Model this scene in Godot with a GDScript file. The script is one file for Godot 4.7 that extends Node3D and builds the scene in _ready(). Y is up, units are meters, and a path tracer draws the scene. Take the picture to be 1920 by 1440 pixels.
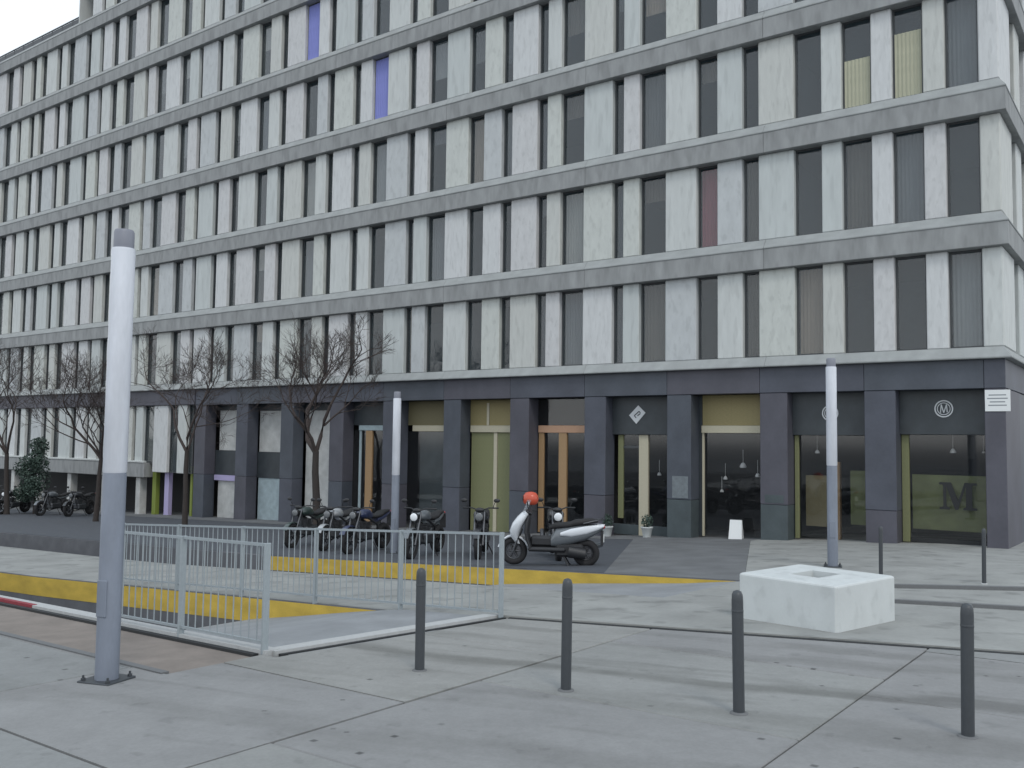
extends Node3D
# A plaza in front of a long office block. The facade lies in the plane z = 0, x runs along it, the camera stands on the plaza.

const FLAT := 4294967295
var M := {}
var used := {}
var cam: Camera3D

# ---------------------------------------------------------------- ground heights
func gs(x: float, z: float) -> float:
	return 0.02 * x + 0.02 * z

func gn(x: float, z: float) -> float:
	var t: float = max(0.0, -x - 5.0)
	return gs(x, z) - (0.03 * min(t, 12.0) + 0.008 * max(t - 12.0, 0.0))

# ---------------------------------------------------------------- naming
func numbered(called: String) -> String:
	var n: int = used.get(called, 0)
	used[called] = n + 1
	return called if n == 0 else "%s_%03d" % [called, n]

func tag(o: Node, label: String, category: String, group := "") -> void:
	o.set_meta("label", label)
	o.set_meta("category", category)
	if group != "":
		o.set_meta("group", group)

func thing(called: String, label: String, category: String, at := Vector3.ZERO, turn := 0.0, group := "") -> Node3D:
	var o := Node3D.new()
	o.name = numbered(called)
	add_child(o)
	o.position = at
	o.rotation.y = turn
	tag(o, label, category, group)
	return o

func node(called: String, parent: Node) -> Node3D:
	var o := Node3D.new()
	o.name = called
	parent.add_child(o, true)
	return o

func obj(called: String, st, m: Material, parent: Node) -> MeshInstance3D:
	var mesh: Mesh = st if st is Mesh else done(st)
	var o := MeshInstance3D.new()
	o.name = called
	o.mesh = mesh
	o.material_override = m
	parent.add_child(o, true)
	return o

func struct(called: String, st, m: Material) -> MeshInstance3D:
	var o := obj(numbered(called), st, m, self)
	o.set_meta("kind", "structure")
	return o

# ---------------------------------------------------------------- mesh helpers
func mb() -> SurfaceTool:
	var st := SurfaceTool.new()
	st.begin(Mesh.PRIMITIVE_TRIANGLES)
	st.set_smooth_group(FLAT)
	return st

func done(st: SurfaceTool) -> ArrayMesh:
	st.generate_normals()
	return st.commit()

func tri(st: SurfaceTool, a: Vector3, b: Vector3, c: Vector3) -> void:
	st.add_vertex(a)
	st.add_vertex(c)
	st.add_vertex(b)

func quad(st: SurfaceTool, a: Vector3, b: Vector3, c: Vector3, d: Vector3) -> void:
	tri(st, a, b, c)
	tri(st, a, c, d)

func hexa(st: SurfaceTool, p: Array) -> void:
	# p: bottom a b c d counter-clockwise seen from above, then the top four
	quad(st, p[3], p[2], p[1], p[0])
	quad(st, p[4], p[5], p[6], p[7])
	for i in 4:
		var j := (i + 1) % 4
		quad(st, p[i], p[j], p[j + 4], p[i + 4])

func box(st: SurfaceTool, x0: float, y0: float, z0: float, x1: float, y1: float, z1: float) -> void:
	hexa(st, [Vector3(x0, y0, z1), Vector3(x1, y0, z1), Vector3(x1, y0, z0), Vector3(x0, y0, z0),
		Vector3(x0, y1, z1), Vector3(x1, y1, z1), Vector3(x1, y1, z0), Vector3(x0, y1, z0)])

func cbox(st: SurfaceTool, x0: float, y0: float, z0: float, x1: float, y1: float, z1: float, c: float) -> void:
	# a box with chamfered edges
	var lo := [x0, y0, z0]
	var hi := [x1, y1, z1]
	var P := func(ix: int, iy: int, iz: int, ax: int) -> Vector3:
		var s := [ix, iy, iz]
		var v := [0.0, 0.0, 0.0]
		for k in 3:
			var e: float = hi[k] if s[k] else lo[k]
			if k != ax:
				e += -c if s[k] else c
			v[k] = e
		return Vector3(v[0], v[1], v[2])
	quad(st, P.call(0, 0, 1, 2), P.call(1, 0, 1, 2), P.call(1, 1, 1, 2), P.call(0, 1, 1, 2))
	quad(st, P.call(1, 0, 0, 2), P.call(0, 0, 0, 2), P.call(0, 1, 0, 2), P.call(1, 1, 0, 2))
	quad(st, P.call(1, 0, 1, 0), P.call(1, 0, 0, 0), P.call(1, 1, 0, 0), P.call(1, 1, 1, 0))
	quad(st, P.call(0, 0, 0, 0), P.call(0, 0, 1, 0), P.call(0, 1, 1, 0), P.call(0, 1, 0, 0))
	quad(st, P.call(0, 1, 1, 1), P.call(1, 1, 1, 1), P.call(1, 1, 0, 1), P.call(0, 1, 0, 1))
	quad(st, P.call(0, 0, 0, 1), P.call(1, 0, 0, 1), P.call(1, 0, 1, 1), P.call(0, 0, 1, 1))
	for s in [0, 1]:
		for t in [0, 1]:
			# edges along y (between x and z faces), along x (y,z), along z (x,y)
			var f1: bool = (s == 1) == (t == 1)
			var a1: Vector3 = P.call(s, 0, t, 0); var b1: Vector3 = P.call(s, 0, t, 2); var c1: Vector3 = P.call(s, 1, t, 2); var d1: Vector3 = P.call(s, 1, t, 0)
			if f1: quad(st, b1, a1, d1, c1)
			else: quad(st, a1, b1, c1, d1)
			var a2: Vector3 = P.call(0, s, t, 1); var b2: Vector3 = P.call(1, s, t, 1); var c2: Vector3 = P.call(1, s, t, 2); var d2: Vector3 = P.call(0, s, t, 2)
			if f1: quad(st, d2, c2, b2, a2)
			else: quad(st, a2, b2, c2, d2)
			var a3: Vector3 = P.call(s, t, 0, 0); var b3: Vector3 = P.call(s, t, 1, 0); var c3: Vector3 = P.call(s, t, 1, 1); var d3: Vector3 = P.call(s, t, 0, 1)
			if f1: quad(st, a3, d3, c3, b3)
			else: quad(st, a3, b3, c3, d3)
			for u in [0, 1]:
				tri(st, P.call(s, t, u, 0), P.call(s, t, u, 1), P.call(s, t, u, 2))

func ring_loft(st: SurfaceTool, rings: Array, caps := true, smooth := true) -> void:
	st.set_smooth_group(0 if smooth else FLAT)
	for i in rings.size() - 1:
		var r0: PackedVector3Array = rings[i]
		var r1: PackedVector3Array = rings[i + 1]
		var n := r0.size()
		for k in n:
			var k2 := (k + 1) % n
			quad(st, r0[k], r0[k2], r1[k2], r1[k])
	if caps:
		st.set_smooth_group(FLAT)
		for e in [0, rings.size() - 1]:
			var r: PackedVector3Array = rings[e]
			var c := Vector3.ZERO
			for p in r: c += p
			c /= r.size()
			for k in r.size():
				var k2 := (k + 1) % r.size()
				if e == 0: tri(st, c, r[k2], r[k])
				else: tri(st, c, r[k], r[k2])
	st.set_smooth_group(FLAT)

func tube(st: SurfaceTool, pts: Array, radii: Array, sides := 8, caps := true) -> void:
	var rings := []
	var up := Vector3.UP
	for i in pts.size():
		var d: Vector3 = (pts[min(i + 1, pts.size() - 1)] - pts[max(i - 1, 0)]).normalized()
		var ref := Vector3.RIGHT if absf(d.dot(up)) > 0.92 else up
		var u := d.cross(ref).normalized()
		var v := d.cross(u).normalized()
		var r := PackedVector3Array()
		for k in sides:
			var a := TAU * k / sides
			r.append(pts[i] + (u * cos(a) + v * sin(a)) * radii[i])
		rings.append(r)
	ring_loft(st, rings, caps)

func lathe(st: SurfaceTool, prof: Array, sides := 20, c := Vector3.ZERO, smooth := true) -> void:
	# prof: [radius, y] from the bottom up
	var rings := []
	for p in prof:
		var r := PackedVector3Array()
		for k in sides:
			var a := -TAU * k / sides
			r.append(c + Vector3(p[0] * cos(a), p[1], p[0] * sin(a)))
		rings.append(r)
	ring_loft(st, rings, true, smooth)

func ellipsoid(st: SurfaceTool, c: Vector3, r: Vector3, n := 12) -> void:
	var rings := []
	for i in range(0, n + 1):
		var t := -PI / 2 + PI * i / n
		var rr := PackedVector3Array()
		for k in 2 * n:
			var a := -TAU * k / (2 * n)
			var q: float = max(cos(t), 0.02)
			rr.append(c + Vector3(r.x * q * cos(a), r.y * sin(t), r.z * q * sin(a)))
		rings.append(rr)
	ring_loft(st, rings, false)

func oval(c: Vector3, u: Vector3, v: Vector3, n := 16, p := 2.6) -> PackedVector3Array:
	var r := PackedVector3Array()
	for k in n:
		var a := TAU * k / n
		var cu := signf(cos(a)) * pow(absf(cos(a)), 2.0 / p)
		var sv := signf(sin(a)) * pow(absf(sin(a)), 2.0 / p)
		r.append(c + u * cu + v * sv)
	return r

func torus(st: SurfaceTool, c: Vector3, R: float, r: float, wide := 1.0, n := 28, m := 8) -> void:
	# round the z axis
	st.set_smooth_group(0)
	for i in n:
		for j in m:
			var q := []
			for d in [[0, 0], [1, 0], [1, 1], [0, 1]]:
				var a: float = TAU * (i + d[0]) / n
				var b: float = TAU * (j + d[1]) / m
				var rr: float = R + r * cos(b)
				q.append(c + Vector3(rr * cos(a), rr * sin(a), r * wide * sin(b)))
			quad(st, q[0], q[1], q[2], q[3])
	st.set_smooth_group(FLAT)

func sheet(poly: PackedVector2Array, h: Callable, cell := 1.5, dy := 0.0, uvs := 0.0714) -> SurfaceTool:
	# a polygon (x, z) laid over the height function, cut into cells
	var st := mb()
	st.set_smooth_group(0)
	var lo := poly[0]
	var hi := poly[0]
	for p in poly:
		lo = lo.min(p)
		hi = hi.max(p)
	var nx := int(ceil((hi.x - lo.x) / cell))
	var nz := int(ceil((hi.y - lo.y) / cell))
	for i in nx:
		for k in nz:
			var a := lo + Vector2(i, k) * cell
			var b := (a + Vector2(cell, cell)).min(hi)
			var sq := PackedVector2Array([a, Vector2(b.x, a.y), b, Vector2(a.x, b.y)])
			for piece in Geometry2D.intersect_polygons(poly, sq):
				var idx := Geometry2D.triangulate_polygon(piece)
				for t in range(0, idx.size(), 3):
					var v := []
					for q in 3:
						var p: Vector2 = piece[idx[t + q]]
						v.append(p)
					var area: float = (v[1] - v[0]).cross(v[2] - v[0])
					var order := [0, 1, 2] if area > 0.0 else [0, 2, 1]
					for q in order:
						var p: Vector2 = v[q]
						st.set_uv(p * uvs)
						st.add_vertex(Vector3(p.x, h.call(p.x, p.y) + dy, p.y))
	return st

func P2(a: Array) -> PackedVector2Array:
	var r := PackedVector2Array()
	for p in a: r.append(Vector2(p[0], p[1]))
	return r

# ---------------------------------------------------------------- materials
func lin(r: float, g: float, b: float) -> Color:
	return Color(r, g, b).linear_to_srgb()

func mul_tex(layers: Array, size := 256) -> ImageTexture:
	# a texture that multiplies a base colour: 1 minus weighted noises, [seed, frequency, octaves, amount, threshold]
	var acc := PackedFloat32Array()
	acc.resize(size * size)
	acc.fill(1.0)
	for l in layers:
		var n := FastNoiseLite.new()
		n.seed = l[0]
		n.noise_type = FastNoiseLite.TYPE_SIMPLEX_SMOOTH
		n.frequency = l[1]
		n.fractal_octaves = l[2]
		var d := n.get_seamless_image(size, size).get_data()
		var th: float = l[4] if l.size() > 4 else 0.0
		for i in size * size:
			var v: float = d[i] / 255.0
			if th > 0.0:
				v = clampf((v - th) / (1.0 - th) * 2.0, 0.0, 1.0)
			acc[i] *= 1.0 - l[3] * v
	var out := PackedByteArray()
	out.resize(size * size)
	for i in size * size:
		out[i] = int(clampf(pow(acc[i], 1.0 / 2.2), 0.0, 1.0) * 255.0)
	return ImageTexture.create_from_image(Image.create_from_data(size, size, false, Image.FORMAT_L8, out))

func mat(c: Color, rough: float, tex: Texture2D = null, scale := Vector3.ONE, metal := 0.0, bump: Texture2D = null, bump_cm := 0.3) -> StandardMaterial3D:
	var m := StandardMaterial3D.new()
	m.albedo_color = c
	m.roughness = rough
	m.metallic = metal
	if tex:
		m.albedo_texture = tex
	if bump:
		m.heightmap_enabled = true
		m.heightmap_texture = bump
		m.heightmap_scale = bump_cm
	if tex or bump:
		m.uv1_triplanar = true
		m.uv1_world_triplanar = true
		m.uv1_scale = scale
	return m

func glass(c: Color, alpha: float) -> StandardMaterial3D:
	var m := StandardMaterial3D.new()
	m.albedo_color = Color(c.r, c.g, c.b, alpha)
	m.transparency = BaseMaterial3D.TRANSPARENCY_ALPHA
	m.roughness = 0.03
	return m

func plaza_tex(seed_: int) -> ImageTexture:
	# poured concrete: fine grain, cloudy patches, and dark streaks of dirt with ragged outlines that run along the line of bollards; covers 14 m x 14 m
	var size := 1024
	var a := FastNoiseLite.new(); a.seed = seed_; a.frequency = 0.9; a.fractal_octaves = 5
	var b := FastNoiseLite.new(); b.seed = seed_ + 7; b.frequency = 0.35; b.fractal_octaves = 4
	var s := FastNoiseLite.new(); s.seed = seed_ + 3; s.frequency = 0.5; s.fractal_octaves = 4
	var rng := RandomNumberGenerator.new(); rng.seed = seed_
	var img := Image.create(size, size, false, Image.FORMAT_RGB8)
	for j in size:
		var z := 14.0 * j / size
		if z < 8.0: z += 14.0          # the texture repeats: rows stand for z from 8 to 22
		for i in size:
			var x := 14.0 * i / size
			if x > 4.0: x -= 14.0      # columns stand for x from -10 to 4
			var v := 1.0 - 0.16 * (0.5 + 0.5 * b.get_noise_2d(x, z)) - 0.14 * (0.5 + 0.5 * a.get_noise_2d(x * 2.0, z * 2.0)) - 0.10 * (0.5 + 0.5 * a.get_noise_2d(x * 9.0, z * 9.0))
			var t := z + 0.27 * x
			var along := x - 0.27 * z
			var n := s.get_noise_2d(along * 0.55, t * 3.6)
			var stain := 0.0
			for band in [[14.45, 0.30, 0.75], [13.35, 0.22, 0.45], [15.6, 0.35, 0.35], [16.9, 0.3, 0.3], [12.75, 0.18, 0.4]]:
				var q: float = 1.0 - absf(t - band[0] + 0.25 * b.get_noise_2d(along * 1.5, 3.0)) / band[1]
				stain = max(stain, band[2] * clampf(q + n * 1.6, 0.0, 1.0) if q > -0.8 else 0.0)
			stain = max(stain, 0.5 * clampf(n * 2.4 - 0.75, 0.0, 1.0))
			v *= 1.0 - 0.48 * stain
			var blot := a.get_noise_2d(x * 3.3 + 40.0, z * 3.3)
			if blot > 0.46: v *= 1.0 - minf(0.13, (blot - 0.46) * 1.5)
			v *= rng.randf_range(0.90, 1.0)
			v = pow(clampf(v, 0.0, 1.0), 1.0 / 2.2)
			img.set_pixel(i, j, Color(v, v, v * (1.0 - 0.012 * stain)))
	# old chewing gum and drops, small dark rounds
	for k in 260:
		var cx := rng.randi() % size
		var cy := rng.randi() % size
		var rr := rng.randf_range(0.8, 2.0)
		var dk := rng.randf_range(0.62, 0.88)
		for dy in range(-3, 4):
			for dx in range(-3, 4):
				if dx * dx + dy * dy <= rr * rr:
					var q := Vector2i((cx + dx + size) % size, (cy + dy + size) % size)
					img.set_pixel(q.x, q.y, img.get_pixel(q.x, q.y) * dk)
	return ImageTexture.create_from_image(img)

func materials() -> void:
	var grain := mul_tex([[1, 0.05, 4, 0.14], [2, 0.2, 3, 0.10]])
	var streak := mul_tex([[3, 0.02, 4, 0.13], [4, 0.09, 3, 0.05], [5, 0.03, 3, 0.10, 0.62]])
	var cloud := mul_tex([[6, 0.012, 5, 0.30], [7, 0.12, 3, 0.10]])
	var speck := mul_tex([[8, 0.45, 2, 0.45], [9, 0.02, 4, 0.22]])
	var board := mul_tex([[10, 0.06, 3, 0.30]])
	M.panel = []
	var tones := [[0.55, 0.585, 0.58], [0.60, 0.625, 0.615], [0.575, 0.59, 0.565], [0.64, 0.655, 0.66], [0.535, 0.56, 0.57], [0.59, 0.615, 0.585], [0.61, 0.615, 0.62]]
	for k in tones.size():
		var c: Array = tones[k]
		var pm := mat(lin(c[0], c[1], c[2]), 0.62, streak, Vector3(0.55 + 0.13 * (k % 4), 0.10 + 0.035 * k, 0.6))
		pm.uv1_offset = Vector3(0.37 * k, 0.21 * k, 0.11 * k)
		M.panel.append(pm)
	M.band = mat(lin(0.36, 0.372, 0.375), 0.8, mul_tex([[61, 0.012, 4, 0.24], [62, 0.06, 4, 0.16], [63, 0.03, 3, 0.13, 0.55]]), Vector3(0.36, 0.10, 0.36))
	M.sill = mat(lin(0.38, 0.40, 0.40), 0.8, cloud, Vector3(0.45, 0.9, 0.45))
	M.clad = [mat(lin(0.092, 0.101, 0.130), 0.55, cloud, Vector3(0.3, 0.3, 0.3)), mat(lin(0.101, 0.101, 0.126), 0.55, cloud, Vector3(0.3, 0.25, 0.3)), mat(lin(0.086, 0.099, 0.124), 0.5, cloud, Vector3(0.4, 0.3, 0.4))]
	M.plinth = mat(lin(0.082, 0.105, 0.114), 0.6, cloud, Vector3(0.5, 0.5, 0.5))
	M.frame = mat(lin(0.06, 0.065, 0.07), 0.4)
	M.pane = glass(lin(0.05, 0.085, 0.105), 0.14)
	M.shop_pane = glass(lin(0.03, 0.035, 0.04), 0.10)
	M.interior = mat(lin(0.17, 0.205, 0.235), 0.9, grain, Vector3(0.4, 0.4, 0.4))
	M.dark_interior = mat(lin(0.05, 0.05, 0.052), 0.9)
	M.curtain = []
	for c in [[0.30, 0.33, 0.34], [0.20, 0.225, 0.24], [0.10, 0.13, 0.15], [0.42, 0.44, 0.42], [0.13, 0.12, 0.10], [0.36, 0.37, 0.35], [0.12, 0.14, 0.16], [0.34, 0.29, 0.23], [0.15, 0.165, 0.17]]:
		M.curtain.append(mat(lin(c[0], c[1], c[2]), 0.9, board, Vector3(9, 0.2, 9)))
	M.curtain_blue = mat(lin(0.27, 0.30, 0.68), 0.9, board, Vector3(9, 0.2, 9))
	M.curtain_cream = mat(lin(0.50, 0.50, 0.38), 0.9, board, Vector3(9, 0.2, 9))
	M.curtain_red = mat(lin(0.35, 0.10, 0.13), 0.9, board, Vector3(6, 1.2, 6))
	M.sign = mat(lin(0.052, 0.063, 0.072), 0.45, cloud, Vector3(0.6, 0.6, 0.6))
	M.ochre = mat(lin(0.34, 0.285, 0.135), 0.6, board, Vector3(0.7, 6, 0.7))
	M.ochre_dark = mat(lin(0.21, 0.185, 0.10), 0.6, board, Vector3(0.7, 6, 0.7))
	M.cream = mat(lin(0.58, 0.54, 0.41), 0.55, board, Vector3(1, 8, 1))
	M.wood = mat(lin(0.42, 0.27, 0.14), 0.5, board, Vector3(8, 0.6, 8))
	M.peach = mat(lin(0.56, 0.34, 0.22), 0.5, board, Vector3(0.8, 8, 0.8))
	M.olive = mat(lin(0.235, 0.245, 0.125), 0.6, board, Vector3(7, 0.6, 7))
	M.green_panel = mat(lin(0.16, 0.185, 0.075), 0.7, cloud, Vector3(0.8, 0.8, 0.8))
	M.green_strip = mat(lin(0.20, 0.25, 0.05), 0.6)
	M.pale = mat(lin(0.60, 0.61, 0.60), 0.7, cloud, Vector3(0.6, 0.6, 0.6))
	M.pale_blue = mat(lin(0.42, 0.52, 0.56), 0.6, cloud, Vector3(0.9, 0.9, 0.9))
	M.lilac = mat(lin(0.42, 0.38, 0.60), 0.6)
	M.white = mat(lin(0.74, 0.76, 0.76), 0.4)
	M.emblem = mat(lin(0.62, 0.64, 0.66), 0.5)
	M.grey_print = mat(lin(0.25, 0.27, 0.29), 0.7)
	M.black = mat(lin(0.022, 0.024, 0.026), 0.7)
	M.poster = mat(lin(0.20, 0.23, 0.25), 0.6, cloud, Vector3(2, 2, 2))
	# ground
	M.slab = []
	var pt := plaza_tex(21)
	for c in [[0.320, 0.326, 0.318], [0.292, 0.300, 0.298], [0.338, 0.340, 0.328], [0.306, 0.308, 0.308]]:
		var m := StandardMaterial3D.new()
		m.albedo_color = lin(c[0], c[1], c[2])
		m.albedo_texture = pt
		m.roughness = 0.78
		m.heightmap_enabled = true
		m.heightmap_texture = pt
		m.heightmap_scale = 0.5
		M.slab.append(m)
	M.joint = mat(lin(0.05, 0.052, 0.055), 0.95)
	M.pavement = mat(lin(0.335, 0.342, 0.33), 0.85, mul_tex([[31, 0.02, 5, 0.28], [32, 0.3, 3, 0.12], [33, 0.04, 4, 0.25, 0.6]]), Vector3(0.16, 0.16, 0.16))
	M.front_pavement = mat(lin(0.185, 0.192, 0.20), 0.85, mul_tex([[34, 0.02, 5, 0.35], [35, 0.3, 3, 0.15]]), Vector3(0.18, 0.18, 0.18))
	M.asphalt = mat(lin(0.105, 0.116, 0.136), 0.8, speck, Vector3(0.6, 0.6, 0.6))
	M.kerb = mat(lin(0.47, 0.48, 0.48), 0.75, grain, Vector3(0.9, 0.9, 0.9))
	M.dark_kerb = mat(lin(0.16, 0.165, 0.17), 0.8, grain, Vector3(0.9, 0.9, 0.9))
	M.setts = mat(lin(0.26, 0.225, 0.20), 0.85, cloud, Vector3(0.7, 0.7, 0.7))
	M.ramp = mat(lin(0.30, 0.315, 0.33), 0.85, cloud, Vector3(0.3, 0.3, 0.3))
	M.wall = mat(lin(0.15, 0.155, 0.17), 0.85, cloud, Vector3(0.5, 0.5, 0.5))
	M.yellow = mat(lin(0.66, 0.46, 0.075), 0.6, mul_tex([[41, 0.015, 4, 0.30], [42, 0.25, 3, 0.12]]), Vector3(0.35, 0.8, 0.35))
	M.red = mat(lin(0.28, 0.03, 0.045), 0.6, grain, Vector3(1, 1, 1))
	# furniture
	M.pole_white = mat(lin(0.78, 0.81, 0.88), 0.35, cloud, Vector3(1.2, 0.25, 1.2))
	M.pole_grey = mat(lin(0.235, 0.265, 0.325), 0.45, cloud, Vector3(1.2, 0.4, 1.2))
	M.pole_cap = mat(lin(0.22, 0.23, 0.27), 0.5)
	M.steel_dark = mat(lin(0.055, 0.062, 0.07), 0.45, grain, Vector3(3, 1, 3))
	M.steel = mat(lin(0.34, 0.385, 0.41), 0.4, grain, Vector3(3, 1, 3))
	M.block = mat(lin(0.60, 0.63, 0.63), 0.7, mul_tex([[51, 0.02, 5, 0.12], [52, 0.3, 2, 0.06], [53, 0.03, 4, 0.10, 0.60]]), Vector3(0.5, 0.35, 0.5))
	M.bark = mat(lin(0.060, 0.050, 0.046), 0.9, speck, Vector3(2, 0.7, 2))
	M.twig = mat(lin(0.060, 0.047, 0.044), 0.9)
	M.leaf = mat(lin(0.045, 0.075, 0.06), 0.7)
	M.leaf2 = mat(lin(0.10, 0.12, 0.03), 0.7)
	# vehicles
	M.tyre = mat(lin(0.018, 0.018, 0.02), 0.85)
	M.alloy = mat(lin(0.11, 0.115, 0.125), 0.45, null, Vector3.ONE, 0.8)
	M.chrome = mat(lin(0.22, 0.22, 0.235), 0.3, null, Vector3.ONE, 1.0)
	M.plastic = mat(lin(0.022, 0.023, 0.026), 0.5)
	M.seat = mat(lin(0.02, 0.02, 0.022), 0.75, grain, Vector3(6, 6, 6))
	M.lens = mat(lin(0.80, 0.83, 0.86), 0.08)
	M.lens_dull = mat(lin(0.16, 0.17, 0.18), 0.1)
	M.tail = mat(lin(0.45, 0.02, 0.02), 0.2)
	M.helmet = mat(lin(0.52, 0.085, 0.045), 0.25)
	M.screen = glass(lin(0.35, 0.38, 0.42), 0.25)
	M.paint = {}
	var paints := {"white": [0.66, 0.69, 0.73], "grey": [0.13, 0.145, 0.16], "black": [0.02, 0.021, 0.025], "blue": [0.025, 0.035, 0.09], "green": [0.03, 0.05, 0.045], "silver": [0.38, 0.4, 0.42], "red": [0.3, 0.03, 0.03]}
	for c in paints:
		var p := mat(lin(paints[c][0], paints[c][1], paints[c][2]), 0.35)
		p.clearcoat_enabled = true
		p.clearcoat = 0.8
		p.clearcoat_roughness = 0.08
		M.paint[c] = p

# ---------------------------------------------------------------- the stage
func _ready() -> void:
	cam = Camera3D.new()
	cam.name = "camera"
	cam.position = Vector3(0, 2.134, 22.2)
	cam.rotation = Vector3(0.0621481, 0.6329918, 0.0126483)
	cam.fov = rad_to_deg(2.0 * atan(720.0 / 1699.36))
	cam.near = 0.05
	cam.far = 600.0
	add_child(cam)
	var we := WorldEnvironment.new()
	we.name = "environment"
	var e := Environment.new()
	e.background_mode = Environment.BG_SKY
	var sm := ProceduralSkyMaterial.new()
	sm.sky_top_color = Color(0.885, 0.937, 0.99)
	sm.sky_horizon_color = Color(0.985, 0.995, 1.0)
	sm.sky_curve = 0.25
	sm.sky_energy_multiplier = 1.0
	sm.ground_bottom_color = Color(0.35, 0.36, 0.37)
	sm.ground_horizon_color = Color(0.6, 0.62, 0.64)
	sm.sun_angle_max = 1.0
	var sky := Sky.new()
	sky.sky_material = sm
	e.sky = sky
	e.tonemap_mode = Environment.TONE_MAPPER_LINEAR
	e.tonemap_exposure = 1.22
	e.sdfgi_enabled = true
	e.ssao_enabled = true
	e.ssil_enabled = true
	we.environment = e
	add_child(we)
	var sun := DirectionalLight3D.new()
	sun.name = "sun"
	sun.light_energy = 0.28
	sun.light_color = Color(1.0, 0.985, 0.96)
	sun.light_angular_distance = 16.0
	sun.shadow_enabled = true
	add_child(sun)
	sun.look_at_from_position(Vector3(30, 42, 22), Vector3.ZERO)

	materials()
	ground()
	building()
	furniture()
	trees()
	bikes()

# ---------------------------------------------------------------- ground
func strip(path: Array, w0: float, w1: float, h: Callable, top: float, depth: float) -> SurfaceTool:
	# a kerb-like bar along a path of (x, z); w0 and w1 are its two edges, measured to the left of the path
	var st := mb()
	for i in path.size() - 1:
		var a := Vector2(path[i][0], path[i][1])
		var b := Vector2(path[i + 1][0], path[i + 1][1])
		var d := (b - a).normalized()
		var nrm := Vector2(d.y, -d.x)
		var steps: int = max(1, int(a.distance_to(b) / 2.0))
		for k in steps:
			var p := a.lerp(b, float(k) / steps)
			var q := a.lerp(b, float(k + 1) / steps)
			var c := [p + nrm * w0, q + nrm * w0, q + nrm * w1, p + nrm * w1]
			var v := []
			for e in c: v.append(Vector3(e.x, h.call(e.x, e.y) + top - depth, e.y))
			for e in c: v.append(Vector3(e.x, h.call(e.x, e.y) + top, e.y))
			hexa(st, v)
	return st

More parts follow.
